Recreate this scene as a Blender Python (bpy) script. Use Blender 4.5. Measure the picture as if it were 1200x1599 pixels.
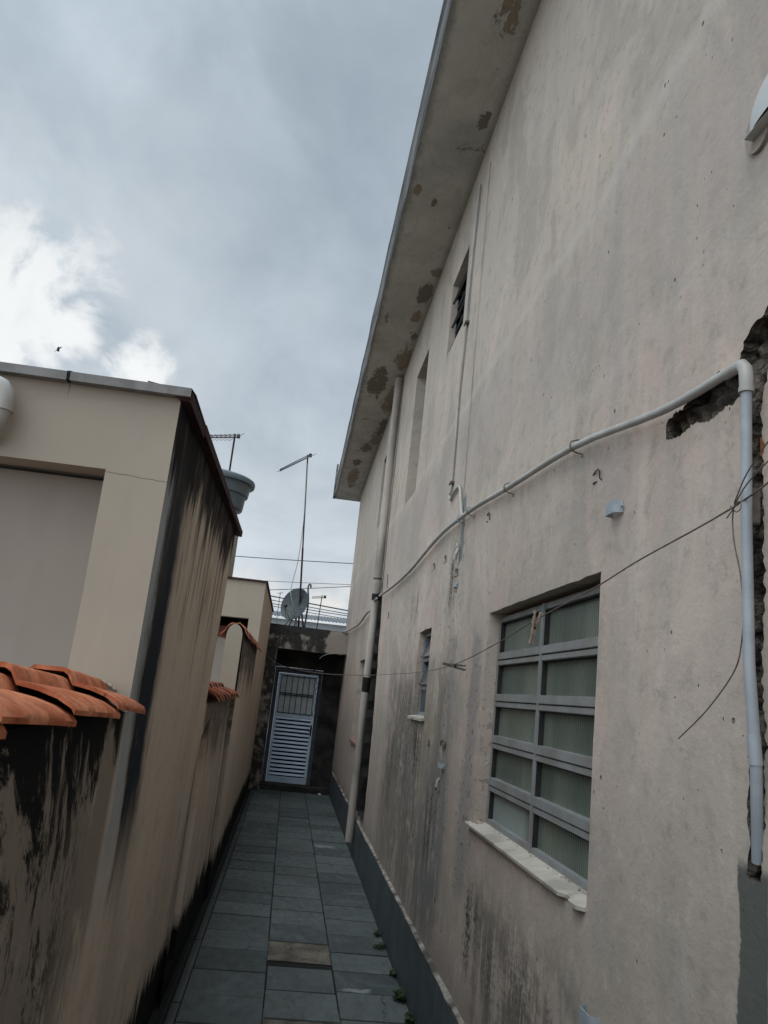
import bpy, math, random
from mathutils import Vector, Matrix, noise
from mathutils.geometry import delaunay_2d_cdt
R = math.radians
random.seed(7)
S = bpy.context.scene
for o in list(bpy.data.objects): bpy.data.objects.remove(o)
COL = S.collection

# ------------------------------------------------------------ camera
YAW, PITCH, ROLL, FPX = -0.0923533, 0.2277869, 0.1063077, 1246.8
F = Vector((-math.sin(YAW)*math.cos(PITCH), math.cos(YAW)*math.cos(PITCH), math.sin(PITCH)))
Rt = Vector((math.cos(YAW), math.sin(YAW), 0)); U = Rt.cross(F)
RR = Rt*math.cos(ROLL)+U*math.sin(ROLL); UU = -Rt*math.sin(ROLL)+U*math.cos(ROLL)
cam = bpy.data.cameras.new('camera'); co = bpy.data.objects.new('camera', cam); COL.objects.link(co)
M4 = Matrix((RR, UU, -F)).transposed().to_4x4(); M4.translation = Vector((0, 0, 1.85))
co.matrix_world = M4
cam.sensor_fit = 'HORIZONTAL'; cam.sensor_width = 36; cam.lens = FPX*36/1200
cam.clip_start = 0.02; cam.clip_end = 3000
S.camera = co
S.render.resolution_x = 768; S.render.resolution_y = 1024
S.view_settings.view_transform = 'Standard'; S.view_settings.look = 'None'
S.view_settings.exposure = 0.0; S.view_settings.gamma = 1

# ------------------------------------------------------------ node expression helper
class T:
    cur = None
def new(kind, **kw):
    n = T.cur.nodes.new(kind)
    for k, v in kw.items(): setattr(n, k, v)
    return n
def put(sock, v):
    if isinstance(v, E): T.cur.links.new(v.s, sock)
    elif v is not None:
        if isinstance(v, tuple) and len(v) == 3 and sock.type == 'RGBA': v = v+(1,)
        sock.default_value = v
def mth(op, a, b=None, clamp=False):
    n = new('ShaderNodeMath', operation=op, use_clamp=clamp); put(n.inputs[0], a)
    if b is not None: put(n.inputs[1], b)
    return E(n.outputs[0])
class E:
    def __init__(s, sock): s.s = sock
    def __add__(a, b): return mth('ADD', a, b)
    def __radd__(a, b): return mth('ADD', a, b)
    def __sub__(a, b): return mth('SUBTRACT', a, b)
    def __rsub__(a, b): return mth('SUBTRACT', b, a)
    def __mul__(a, b): return mth('MULTIPLY', a, b)
    def __rmul__(a, b): return mth('MULTIPLY', a, b)
    def __truediv__(a, b): return mth('DIVIDE', a, b)
def mx(a, b): return mth('MAXIMUM', a, b)
def mn(a, b): return mth('MINIMUM', a, b)
def cl(a): return mth('ADD', a, 0.0, True)
def sm(x, a, b):
    n = new('ShaderNodeMapRange', interpolation_type='SMOOTHSTEP'); put(n.inputs[0], x)
    inv = a > b
    if inv: a, b = b, a
    n.inputs[1].default_value = a; n.inputs[2].default_value = b
    n.inputs[3].default_value = 1 if inv else 0; n.inputs[4].default_value = 0 if inv else 1
    return E(n.outputs[0])
def vec(x, y, z=0.0):
    n = new('ShaderNodeCombineXYZ'); put(n.inputs[0], x); put(n.inputs[1], y); put(n.inputs[2], z); return E(n.outputs[0])
def noi(v, sc, det=3, rough=.55, dist=0.0):
    n = new('ShaderNodeTexNoise'); put(n.inputs['Vector'], v)
    n.inputs['Scale'].default_value = sc; n.inputs['Detail'].default_value = det
    n.inputs['Roughness'].default_value = rough; n.inputs['Distortion'].default_value = dist
    return E(n.outputs[0])
def vor(v, sc, feature='F1', out='Distance', rnd=1.0):
    n = new('ShaderNodeTexVoronoi', feature=feature); put(n.inputs['Vector'], v); n.inputs['Scale'].default_value = sc
    n.inputs['Randomness'].default_value = rnd
    return E(n.outputs[out])
def mix(f, a, b):
    n = new('ShaderNodeMix', data_type='RGBA'); put(n.inputs[0], f); put(n.inputs[6], a); put(n.inputs[7], b); return E(n.outputs[2])
def pos():
    g = new('ShaderNodeNewGeometry'); s = new('ShaderNodeSeparateXYZ'); T.cur.links.new(g.outputs['Position'], s.inputs[0])
    return E(s.outputs[0]), E(s.outputs[1]), E(s.outputs[2])
def band(x, a, b, s): return sm(x, a-s, a+s)*sm(x, b+s, b-s)
def box(x, y, x0, x1, y0, y1, s=.05): return band(x, x0, x1, s)*band(y, y0, y1, s)
def begin(name):
    m = bpy.data.materials.new(name); m.use_nodes = True; T.cur = m.node_tree
    m.node_tree.nodes.clear(); return m
def finish(m, col, rough=.85, bump=None, bs=.5, bd=.01, metal=0.0, spec=.3, trans=0.0, ior=1.45, coat=0.0):
    p = new('ShaderNodeBsdfPrincipled'); put(p.inputs['Base Color'], col); put(p.inputs['Roughness'], rough)
    p.inputs['Metallic'].default_value = metal; p.inputs['Specular IOR Level'].default_value = spec
    p.inputs['Transmission Weight'].default_value = trans; p.inputs['IOR'].default_value = ior
    p.inputs['Coat Weight'].default_value = coat
    if bump is not None:
        b = new('ShaderNodeBump'); b.inputs['Strength'].default_value = bs; b.inputs['Distance'].default_value = bd
        put(b.inputs['Height'], bump); T.cur.links.new(b.outputs[0], p.inputs['Normal'])
    o = new('ShaderNodeOutputMaterial'); T.cur.links.new(p.outputs[0], o.inputs[0]); return m

# ------------------------------------------------------------ world: overcast sky
SUN_EL, SUN_AZ = R(52), R(-132)      # azimuth measured from +Y towards +X
W = bpy.data.worlds.new('World'); S.world = W; W.use_nodes = True; T.cur = W.node_tree; W.node_tree.nodes.clear()
tc = new('ShaderNodeTexCoord'); nrm = new('ShaderNodeVectorMath', operation='NORMALIZE'); W.node_tree.links.new(tc.outputs['Generated'], nrm.inputs[0])
D = E(nrm.outputs[0]); sp = new('ShaderNodeSeparateXYZ'); put(sp.inputs[0], D)
dx, dy, dz = (E(sp.outputs[i]) for i in range(3))
def dotd(v):
    v = Vector(v).normalized(); n = new('ShaderNodeVectorMath', operation='DOT_PRODUCT'); put(n.inputs[0], D); n.inputs[1].default_value = v; return E(n.outputs['Value'])
zz = mx(dz, 0.0)+.22
px_, py_ = dx/zz, dy/zz
c1 = noi(vec(px_*1.25, py_*.95, 5.7), 1.0, 6, .50, .4)
c2 = noi(vec(px_*2.2, py_*1.3, 8.2), 1.0, 6, .55, .5)
c3 = noi(vec(px_*5, py_*3.2, 1.2), 1.0, 4, .6, .3)
cloud = cl((c1*.60+c2*.40-.385)*4.0)
col = mix(cloud, (.250, .318, .395), (.60, .685, .755))
low = sm(dz, .50, .06)                                    # paler towards the horizon
col = mix(low*(c2*.6+.25), col, (.80, .85, .89))
c4 = noi(D, 6.5, 6, .6, .4)
def spot(v, w, wob=.35, soft=.35):
    return sm(dotd(v)+(c4-.5)*w*5.5+(c3-.5)*w*1.0, 1-w*1.25, 1-w*soft)
br = mx(mx(spot((-.35, .857, .39), .0042), spot((-.296, .876, .376), .0013)), mx(spot((-.228, .909, .349), .0009), spot((-.36, .85, .315), .0012)))
br = mx(br, spot((-.30, .846, .443), .00045, soft=-1.5)*.55)
halo = mx(spot((-.34, .862, .375), .022, soft=-1.6), spot((-.228, .909, .335), .008, soft=-1.6))
col = mix(halo*.5, col, (.84, .88, .91))
col = mix(br*.93, col, (1.0, 1.02, 1.01))
sp2 = mx(mx(spot((-.035, .897, .441), .0016, soft=-2.0)*.35, spot((-.32, .85, .40), .03, soft=-1.2)*.35), spot((-.21, .90, .36), .012, soft=-1.5)*.22)
col = mix(sp2, col, (.80, .84, .87))
dk = mx(spot((-.11, .76, .64), .06, soft=-1.0), mx(spot((-.062, .945, .32), .006, soft=-1.5), spot((.01, .74, .67), .02, soft=-1.0)))
col = mix(dk*.38, col, (.27, .335, .395))
lt = mx(spot((-.16, .82, .549), .004, soft=-2.0), spot((-.37, .80, .47), .02, soft=-1.2))
col = mix(lt*.35, col, (.74, .79, .83))
warm = sm(dz, .15, .09)*sm(dz, .03, .08)*sm(c2, .42, .62)
col = mix(warm*.75, col, (.98, .90, .78))
glow = sm(dotd((-.45, -.55, .75)), .1, 1.0)
lift = glow*1.7+1.03+sm(dz, .78, .97)*2.6
sky = new('ShaderNodeTexSky', sky_type='NISHITA'); sky.sun_disc = False; sky.sun_elevation = SUN_EL; sky.sun_rotation = SUN_AZ
bg1 = new('ShaderNodeBackground'); put(bg1.inputs[0], E(sky.outputs[0])); bg1.inputs[1].default_value = .05
bg2 = new('ShaderNodeBackground'); put(bg2.inputs[0], col); put(bg2.inputs[1], lift)
ms = new('ShaderNodeMixShader'); ms.inputs[0].default_value = .93
T.cur.links.new(bg1.outputs[0], ms.inputs[1]); T.cur.links.new(bg2.outputs[0], ms.inputs[2])
wo = new('ShaderNodeOutputWorld'); T.cur.links.new(ms.outputs[0], wo.inputs[0])
sl = bpy.data.lights.new('sun', 'SUN'); sl.energy = .85; sl.angle = R(40); sl.color = (1, .96, .9)
so = bpy.data.objects.new('sun', sl); COL.objects.link(so)
sd = Vector((math.sin(SUN_AZ)*math.cos(SUN_EL), math.cos(SUN_AZ)*math.cos(SUN_EL), math.sin(SUN_EL)))
so.rotation_euler = sd.to_track_quat('Z', 'Y').to_euler()

# ------------------------------------------------------------ materials
def pits(u, v, sc, thr, keep):
    """small dark holes in plaster"""
    vv = vec(u, v*.75, .3); d = vor(vv, sc)+(noi(vv, sc*6, 2)-.5)*thr*1.1; w = noi(vv, 2.3, 2)
    sp_ = new('ShaderNodeSeparateColor'); put(sp_.inputs[0], vor(vv, sc, out='Color')); r_ = E(sp_.outputs[0]); r_ = r_*r_*1.35
    return sm(d/(r_*thr+.002), 1.0, .6)*sm(w, keep, keep+.06)
def mat_house():
    m = begin('aged_pink_beige_plaster'); x, y, z = pos(); y = y+(x-1.0)*.9
    n1 = noi(vec(y*.9, z*.55), 1, 4, .55, .4); st = noi(vec(y*5, z*.45), 1, 4, .6, .3); st2 = noi(vec(y*11, z*1.1), 1, 5, .68, .5)
    fine = noi(vec(y, z), 40, 4, .65); md = noi(vec(y, z), 6, 5, .62)
    c = mix(sm(n1, .38, .64), (.430, .368, .312), (.460, .360, .308))
    c = mix(sm(z+n1*.6, 2.0, 5.2)*.8, c, (.465, .410, .345))
    bb = noi(vec(y*1.6, z*1.1, 8), 1, 6, .6, .8)
    c = mix(sm(bb, .50, .60)*.65, c, (.345, .305, .255)); c = mix(sm(bb, .46, .36)*.6, c, (.565, .46, .385))
    b3 = noi(vec(y*.8, z*1.6, 18), 1, 6, .65, .6); c = mix(sm(b3, .54, .68)*.45*sm(z, 4.5, 2.0), c, (.30, .285, .255))
    c = mix(sm(st, .52, .72)*.55, c, (.35, .325, .295))
    c = mix(sm(st, .46, .28)*.35, c, (.50, .455, .40))
    c = mix(sm(md, .55, .75)*.35, c, (.34, .315, .285))
    c = mix(sm(z+(st2-.5)*.5+(bb-.5)*1.2, 2.1, .9)*.5, c, (.30, .262, .225))  # shade low on the wall painted into the colour, edge broken by noise
    mot = noi(vec(y, z, 11), 11, 5, .72); c = mix(sm(mot, .52, .66)*.45, c, (.27, .242, .21)); c = mix(sm(mot, .46, .34)*.32, c, (.54, .47, .41))
    # overlapping paint laps high on the wall
    lap = z+noi(vec(y*1.3, z*.4, 4), 1, 4)*.28
    c = mix(band(lap, 4.05, 4.10, .05)*.45, c, (.56, .52, .46))
    c = mix(band(lap, 3.35, 4.0, .25)*.38, c, (.355, .315, .29))
    c = mix(band(lap, 3.23, 3.27, .05)*.22, c, (.52, .48, .43))
    c = mix(band(lap, 4.9, 5.5, .3)*sm(st, .4, .62)*.35, c, (.385, .35, .31))
    # damp, grime and streaks on the lower storey
    zs = z+(st2-.5)*.5+(st-.5)*.8
    g = band(y, 4.9, 8.1, .35)*band(zs, .45, 2.15, .22)*sm(st*.45+st2*.35+md*.45, .50, .70)
    base_g = cl(band(y, 5.2, 7.8, .5)*band(z+(st-.5)*.8, .5, 1.9, .4))*.6
    g9 = cl(band(y+(bb-.5)*1.5, 5.6, 7.0, .6)*band(z+(st-.5)*1.0+(mot-.5)*.6, .85, 1.75, .35))
    c = mix(base_g*sm(mot+(bb-.5), .3, .55), c, (.20, .175, .145)); c = mix(g9*sm(mot*.6+st2*.5, .42, .60)*.8, c, mix(mot, (.085, .08, .07), (.17, .155, .135))); c = mix(cl(g*.8), c, mix(md, (.10, .09, .078), (.19, .17, .145)))
    g = band(y, 4.95, 5.75, .12)*band(zs, .55, 1.5, .2)*sm(st2*.8+md*.6, .52, .82)
    c = mix(cl(g*.9), c, (.155, .155, .15))
    g = band(y, 6.5, 9.5, .6)*band(zs, .5, 2.6, .3)*sm(st2*.5+st*.5, .50, .68)
    c = mix(cl(g*.6), c, (.23, .205, .18))
    g = band(y, 5.35, 6.0, .1)*band(z, 1.1, 2.5, .25)*sm(st2, .4, .65)
    c = mix(cl(g*.6), c, (.33, .27, .2))
    # black mould tufts
    tuft = lambda y0, y1, z0, z1, k=1.0: cl(band(y+(md-.5)*.25, y0, y1, (y1-y0)*.35)*band(z+(st2-.5)*.35, z0, z1, .1)*sm(fine*.45+st2*.55, .45, .60)*k)
    for a in ((6.75, 7.15, 2.55, 2.8), (3.9, 4.2, .70, 1.02), (3.05, 3.6, .45, .95), (3.6, 3.85, .62, .9), (6.0, 6.5, 1.35, 1.68, 1.3), (6.6, 7.3, 1.2, 2.0, 1.1), (5.25, 5.6, .9, 1.35, 1.1), (4.0, 4.2, .62, .98, 1.2), (3.15, 3.3, .45, .85, 1.2), (2.85, 2.95, .7, .95), (5.15, 5.4, 2.5, 2.9), (7.4, 7.9, .9, 1.6)):
        c = mix(tuft(*a), c, (.055, .05, .043))
    c = mix(cl(band(y, 2.5, 4.0, .2)*band(z+(st2-.5)*.5+(md-.5)*.4, .42, 1.08, .14)*sm(st2*.5+md*.6, .46, .66))*.9, c, (.13, .12, .10))
    c = mix(cl(band(y, 15.2, 17, .4)*band(z, 2.6, 3.6, .3)*sm(st2, .42, .6))*.7, c, (.08, .075, .07))
    # cement filled chases
    wob = (noi(vec(y*3, z*5, 9), 1, 5, .65)-.5)
    ch = mx(mx(box(y+wob*.14, z, 4.97, 5.1, .9, 2.28, .02)*.45, box(y+wob*.16, z+wob*.2, 5.02, 5.13, 2.76, 3.2, .012)), box(y+wob*.25, z+wob*.4, 4.28, 4.50, .85, 2.25, .07)*.55)
    c = mix(cl(ch), c, mix(fine, (.15, .155, .15), (.24, .245, .235)))
    cem = cl(sm(y+wob*.075+(md-.5)*.03, 1.736, 1.728)*sm(y+wob*.05+z*.01, 1.632, 1.642)*sm(z+wob*.1, 1.60, 1.56))
    c = mix(cem, c, mix(md, (.082, .088, .078), (.118, .122, .108)))
    # flaking along the wide speckled strip
    spk = sm(noi(vec(y*1.0, z*.8, 2), 28, 3, .7), .57, .64)*cl(mx(box(y+wob*.3, z+wob, 4.2, 4.6, .9, 2.1, .12), box(y+wob*.3, z, 4.9, 5.4, 1.0, 3.0, .15)))
    c = mix(cl(spk*.75), c, (.12, .11, .10))
    # dark holes and bee-sized pits
    p = mx(pits(y, z, 5.2, .060, .45), mx(pits(y+7, z, 17, .10, .50)*.8, mx(pits(y+3, z+2, 10, .055, .36)*.8, pits(y+1, z+5, 26, .11, .52)*.6)))
    c = mix(p, c, (.06, .05, .04))
    # grime at the foot and beside the roof slab
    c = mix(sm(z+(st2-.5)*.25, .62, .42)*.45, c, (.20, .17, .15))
    hair = sm(vor(vec(y+md*.3, z+md*.3), 1.1, 'DISTANCE_TO_EDGE'), .006, .002)*sm(n1, .55, .6)
    c = mix(hair*.0, c, (.2, .17, .15))
    h = md*.22+fine*.34-p*1.6-spk*.6+noi(vec(y, z), 14, 3)*.18-cem*.2
    return finish(m, c, .92, h, .7, .010, spec=.15)
def mat_soffit():
    m = begin('peeling_painted_concrete'); x, y, z = pos()
    fine = noi(vec(x, y, z), 30, 4, .65); md = noi(vec(x, y, z), 3, 5, .6, .3); big = noi(vec(x*1.2, y*.8, z), 1, 4)
    wob = (noi(vec(x*7, y*3.2), 1, 7, .75, .8)-.5)*1.5+(noi(vec(x*16, y*6, 3), 1, 5, .8, .8)-.5)*.9
    c = mix(sm(md, .35, .68), (.45, .428, .375), (.53, .50, .44))
    c = mix(sm(big, .5, .7)*.5, c, (.26, .255, .235))
    c = mix(sm(x+wob*.10, .54, .46)*.65, c, (.12, .12, .115))
    def bl(cx, cy, rx, ry):
        q = mth('POWER', (x-cx)/(rx*1.35), 2.0)+mth('POWER', (y-cy)/(ry*1.35), 2.0); return sm(q+wob*4.6, 1.0, .92)
    spots = [(.86, 4.12, .05, .12), (.90, 5.08, .035, .07), (.94, 7.26, .04, .07), (.90, 7.74, .045, .16), (.91, 8.24, .045, .11), (.95, 8.76, .03, .07),
             (.92, 9.43, .065, .28), (.67, 10.3, .09, .38), (.92, 10.94, .06, .38), (.95, 12.1, .045, .30), (.90, 12.6, .06, .38), (.80, 13.2, .07, .16),
             (.72, 15.2, .07, .50), (.71, 14.1, .05, .2), (.55, 6.0, .02, .06), (.72, 6.15, .015, .04), (.57, 8.4, .02, .09)]
    p = None; q = None
    for i, a in enumerate(spots):
        b = bl(*a)
        if i % 2: p = b if p is None else mx(p, b)
        else: q = b if q is None else mx(q, b)
    c = mix(cl(q), c, mix(fine, (.22, .18, .13), (.31, .26, .185)))
    c = mix(cl(p), c, (.19, .16, .125))
    fl = sm(noi(vec(x, y*.6, 5), 7, 6, .78, .5)+sm(y, 7, 15)*.05, .645, .66)*.8
    wm = noi(vec(x*2, y*1.1, 9), 1, 6, .6, 1.0); c = mix(band(wm, .49, .51, .012)*.2, c, (.20, .18, .145)); c = mix(sm(wm, .56, .66)*.22, c, (.25, .225, .18))
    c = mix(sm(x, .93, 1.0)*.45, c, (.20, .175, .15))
    c = mix(fl, c, (.13, .115, .10))
    crack = box(y+wob*.25+x*.1, x, 5.47, 5.485, .76, 1.0, .006)
    c = mix(cl(crack), c, (.09, .08, .07))
    return finish(m, c, .9, md*.5+fine*.25-cl(mx(p, q))*1.2, .6, .01, spec=.2)
def mat_fascia():
    m = begin('weathered_grey_concrete_edge'); x, y, z = pos()
    a = noi(vec(x*3, y*1.2, z*14), 1, 5, .65); b = noi(vec(x, y, z), 9, 5, .65)
    c = mix(sm(a, .38, .62), (.075, .078, .08), (.20, .198, .19)); c = mix(sm(b, .55, .7)*.6, c, (.06, .065, .07))
    return finish(m, c, .85, a+b*.5, .5, .01)
def mat_left():
    """corridor side of the neighbour's walls"""
    m = begin('mould_stained_ochre_plaster'); x, y, z = pos()
    st = noi(vec(y*2.6, z*.30), 1, 4, .6, .35); st2 = noi(vec(y*8.5, z*.8), 1, 5, .68, .5); st3 = noi(vec(y*30, z*8), 1, 5, .7)
    md = noi(vec(y, z), 5, 5, .65); fine = noi(vec(y, z), 45, 4, .65); n1 = noi(vec(y*.6, z*.6), 1, 3)
    c = mix(sm(n1, .38, .62), (.68, .56, .45), (.64, .535, .43))
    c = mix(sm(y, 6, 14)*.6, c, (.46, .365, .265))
    c = mix(sm(st, .45, .68)*.4, c, (.38, .32, .275)); c = mix(sm(st, .5, .3)*.35, c, (.66, .56, .45))
    c = mix(sm(st2, .55, .72)*.14, c, (.32, .265, .23))
    c = mix(sm(z, 1.3, .2)*sm(md, .35, .7)*.35, c, (.34, .27, .235))
    mot = noi(vec(y*2.2, z*1.3, 11), 3, 6, .7, .5); c = mix(sm(mot, .52, .68)*.45, c, (.42, .335, .27)); c = mix(sm(mot, .46, .34)*.3, c, (.62, .50, .40))
    c = mix(sm(md, .56, .74)*.3, c, (.30, .25, .21))
    blk = (.014, .014, .015)
    # near yard wall: mould hanging down from under the tiles
    dep = 1.72-z
    k = sm(y, 2.70, 2.62)
    big = noi(vec(y*3.2+z*.9, z*1.9, 5), 1, 8, .78, .9)
    lim = st2*.30+st3*.45+big*2.5-1.42
    top = sm(dep-lim*(1.08-y*.12), .10, -.08)
    mid = sm(big*.90+st2*.10+st3*.28+fine*.12, .68, .76)*sm(dep, 1.5, .35)*sm(y, 2.5, 2.1)
    c = mix(cl(sm(dep-st3*.5-(2.6-y)*.35, .62, .25)*k*sm(md+st3*.3, .35, .6))*.65, c, (.12, .11, .10))
    flk = sm(st3*.6+fine*.5, .62, .72)*sm(dep, .03, .2)*.4
    c = mix(cl(mx(top, mid*.93)*k*(1.0-flk)), c, blk)
    c = mix(cl(band(y, 2.2, 2.6, .12)*band(z, .2, 1.2, .3)*sm(st2, .42, .6))*.5, c, (.17, .14, .13))
    wv = noi(vec(y*2, z*2, 4), 1, 4)
    ln = y+(wv-.5)*.35+z*.10
    c = mix(cl(band(ln, 1.975, 1.979, .003)*sm(z, 1.5, 1.3)), c, (.05, .045, .04))
    # downpipe-like run of black and blue-white at the corner of the side building
    ys = y+(st2-.5)*.22+(noi(vec(y, z), 1.6, 5, .7)-.5)*.26+(st3-.5)*.10
    fade = sm(z+(st2-.5)*.7, .95, 1.50)*sm(y, 2.60, 2.70)
    c = mix(cl(band(ys, 2.68, 2.86, .03)*fade)*.85, c, mix(st3, (.20, .24, .27), (.50, .54, .56)))
    c = mix(cl(band(ys+(z-2)*.06, 2.84, 3.15, .07)*fade*sm(st3*.7+mot*.4+fine*.1+z*.12, .48, .72)), c, (.022, .028, .036))
    c = mix(cl(sm(z+(st2-.5)*.35, 2.38, 2.62)*sm(y, 2.66, 2.7)*sm(ys, 3.4, 3.1)*sm(st3+fine*.3, .35, .6))*.93, c, (.02, .024, .03))
    c = mix(cl(band(ys, 2.92, 3.06, .04)*sm(z+(st2-.5)*.4, 1.9, 2.5)*sm(st3, .38, .55))*.8, c, (.05, .048, .046))
    # streaks from the roof flashing
    d2 = 2.81-z; l2 = st2*.75+st3*.25+st*.7-.62
    t2 = sm(d2-l2*.95, .13, -.03)*sm(y, 2.7, 2.75)*sm(y, 5.7, 5.5)
    c = mix(cl(t2), c, (.018, .017, .018))
    t2b = sm(d2-(st2*1.5-.35)*1.35, .2, -.2)*sm(y, 2.75, 2.9)*sm(y, 5.7, 5.5)*sm(st2, .46, .58)
    c = mix(cl(t2b)*.55, c, (.11, .09, .075))
    # streaks under the farther tiles
    t3 = sm(1.70-z-(st2*1.3-.3)*1.0, .12, -.15)*band(y, 5.3, 7.6, .05)*sm(st3, .3, .55)
    c = mix(cl(t3)*.8, c, (.05, .042, .036))
    t4 = sm(2.4-z-(st2*1.8-.3)*.9, .15, -.15)*band(y, 7.6, 11.1, .05)*sm(st3, .35, .5)
    c = mix(cl(t4)*.9, c, (.045, .038, .034))
    ru = sm(st2, .60, .66)*band(y, 7.2, 11.2, .3)
    c = mix(cl(ru)*.6, c, (.11, .085, .07))
    c = mix(cl(band(y, 7.50, 7.56, .02)*sm(z, .1, .4)*sm(z, 1.7, 1.5)), c, (.04, .035, .03))
    # rising damp
    c = mix(sm(z-st2*.55-md*.2, .04, -.10), c, (.012, .013, .013))
    p = pits(y, z, 9, .05, .55); c = mix(p*.8, c, (.08, .06, .05))
    return finish(m, c, .93, md*.6+fine*.4+st3*.25, .6, .008, spec=.12)
def mat_front():
    m = begin('smooth_grey_beige_render'); x, y, z = pos()
    a = noi(vec(x, y, z), 1.3, 4, .55, .3); b = noi(vec(x*7, y*7, z*1.2), 1, 4, .6); f = noi(vec(x, y, z), 45, 4, .6)
    c = mix(sm(a, .35, .65), (.335, .292, .236), (.375, .325, .262)); c = mix(sm(b, .55, .75)*.35, c, (.30, .27, .235))
    w = noi(vec(x*9, z*9), 1, 4)-.5
    c = mix(cl(band(z+w*.025+x*.04, 2.468, 2.4705, .0015)*sm(x, -.72, -.70)*sm(y, 2.8, 2.75)), c, (.12, .10, .08))
    c = mix(cl(band(x+w*.02, -.881, -.878, .002)*sm(z, 2.72, 2.80)*sm(y, 2.8, 2.75)), c, (.05, .045, .04))
    c = mix(pits(x, z, 16, .05, .6)*.6, c, (.12, .1, .08))
    return finish(m, c, .88, a*.3+f*.25+b*.3, .35, .006, spec=.15)
def mat_recess():
    m = begin('dull_brownish_render'); x, y, z = pos()
    a = noi(vec(x, y, z), 2.2, 4, .55, .3); b = noi(vec(x*4, y*4, z*.8), 1, 4, .6)
    c = mix(sm(a, .35, .65), (.31, .268, .232), (.285, .245, .21)); c = mix(sm(b, .5, .75)*.3, c, (.22, .19, .165))
    return finish(m, c, .9, a+noi(vec(x, y, z), 50, 3)*.3, .3, .005, spec=.12)
def mat_gate_wall():
    m = begin('blackened_render'); x, y, z = pos()
    a = noi(vec(x, y, z), 2.4, 6, .68, .5); b = noi(vec(x, y, z), 7, 6, .7, .3); s_ = noi(vec(x*9, y*9, z*1.2), 1, 4)
    f = noi(vec(x, y, z), 30, 4)
    c = mix(f, (.28, .24, .205), (.36, .31, .265))
    k = sm(a*.5+b*.38+s_*.2+sm(z, 2.75, 3.0)*.18-sm(x, .5, .72)*.22, .46, .56)
    c = mix(k, c, mix(b, (.014, .014, .016), (.075, .07, .066)))
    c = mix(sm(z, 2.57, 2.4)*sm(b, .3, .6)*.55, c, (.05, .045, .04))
    return finish(m, c, .92, b+f*.4, .8, .015, spec=.12)
def mat_slate():
    m = begin('grey_slate_tiles'); x, y, z = pos()
    at = new('ShaderNodeAttribute', attribute_name='tone', attribute_type='GEOMETRY'); t = E(at.outputs['Fac'])
    a = noi(vec(x, y, t*9), 2.5, 5, .65, .6); b = noi(vec(x*3, y*1.3, t*5), 6, 5, .7); f = noi(vec(x, y), 60, 3)
    c = mix(t, (.048, .059, .058), (.108, .124, .118)); c = mix(sm(a, .45, .75)*.6, c, (.15, .17, .165))
    c = mix(sm(b, .5, .72)*.45, c, (.050, .056, .058)); c = mix(sm(a, .45, .25)*.45, c, (.082, .080, .070))
    sc = sm(noi(vec(x*1.6, y*3, 4), 3.2, 5, .7), .69, .74)*.5
    wx = noi(vec(x*5, y*3, 7), 1, 4)-.5
    sc = mx(sc, box(x+wx*.2, y+wx*.5, .56, .80, 10.45, 10.62, .05)*.8); sc = mx(sc, box(x+wx*.2, y+wx*.25, .60, .76, 5.66, 5.72, .02)*.8)
    c = mix(cl(sc), c, (.26, .28, .27))
    br_ = noi(vec(x*1.2, y*.9, 7), 1.6, 6, .7, .5); c = mix(sm(br_, .56, .68)*.5, c, (.10, .092, .074))
    c = mix(sm(noi(vec(x, y, 3), 24, 5, .75), .62, .68)*.5, c, (.03, .032, .03))
    ck = sm(vor(vec(x+a*.25, y+b*.2), 1.7, 'DISTANCE_TO_EDGE'), .005, .002)*sm(t, .62, .66); c = mix(ck, c, (.012, .014, .014))
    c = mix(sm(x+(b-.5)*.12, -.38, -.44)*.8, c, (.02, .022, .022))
    return finish(m, c, mix(sm(b, .3, .7), (.50, .50, .50), (.72, .72, .72)), a*.5+b*.6+f*.12, .45, .006, spec=.35)
def mat_mortar():
    m = begin('bare_mortar_bed'); x, y, z = pos()
    a = noi(vec(x, y, z), 5, 6, .7, .5); f = noi(vec(x, y, z), 40, 4)
    c = mix(sm(a, .35, .65), (.10, .085, .068), (.20, .175, .14)); c = mix(sm(f, .5, .7)*.4, c, (.05, .045, .04))
    return finish(m, c, .95, a+f*.4, .9, .012, spec=.1)
def mat_dark_moss():
    m = begin('black_wet_joint'); x, y, z = pos(); a = noi(vec(x, y, z), 20, 4)
    return finish(m, mix(a, (.008, .009, .009), (.03, .03, .027)), .9, a, .6, .01, spec=.2)
def mat_plinth():
    m = begin('dark_slate_plinth'); x, y, z = pos()
    a = noi(vec(y*1.5, z*1.5), 2, 5, .6); s_ = noi(vec(y*14, z*1.1), 1, 3)
    br = new('ShaderNodeMath', operation='PINGPONG'); put(br.inputs[0], y+.17); br.inputs[1].default_value = .2; j = E(br.outputs[0])
    c = mix(sm(a, .3, .7), (.042, .054, .060), (.078, .094, .10)); c = mix(sm(j, .003, .0015)*.5, c, (.24, .26, .26))
    c = mix(sm(s_, .62, .72)*.25, c, (.18, .20, .20)); c = mix(sm(z, .09, 0.0)*sm(a, .35, .6)*.6, c, (.02, .022, .02))
    return finish(m, c, .55, a, .3, .004, spec=.35)
def mat_simple(name, c0, c1, sc=12, rough=.7, bs=.3, bd=.004, metal=0.0, spec=.35, stretch=(1, 1, 1), dirt=None, coat=0.0):
    m = begin(name); x, y, z = pos(); v = vec(x*stretch[0], y*stretch[1], z*stretch[2])
    a = noi(v, sc, 5, .62, .3); b = noi(v, sc*.3, 3, .55)
    c = mix(sm(a, .32, .68), c0, c1)
    if dirt: c = mix(sm(b+a*.3, .60, .78)*dirt[1], c, dirt[0])
    return finish(m, c, rough, a, bs, bd, metal, spec, coat=coat)
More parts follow.
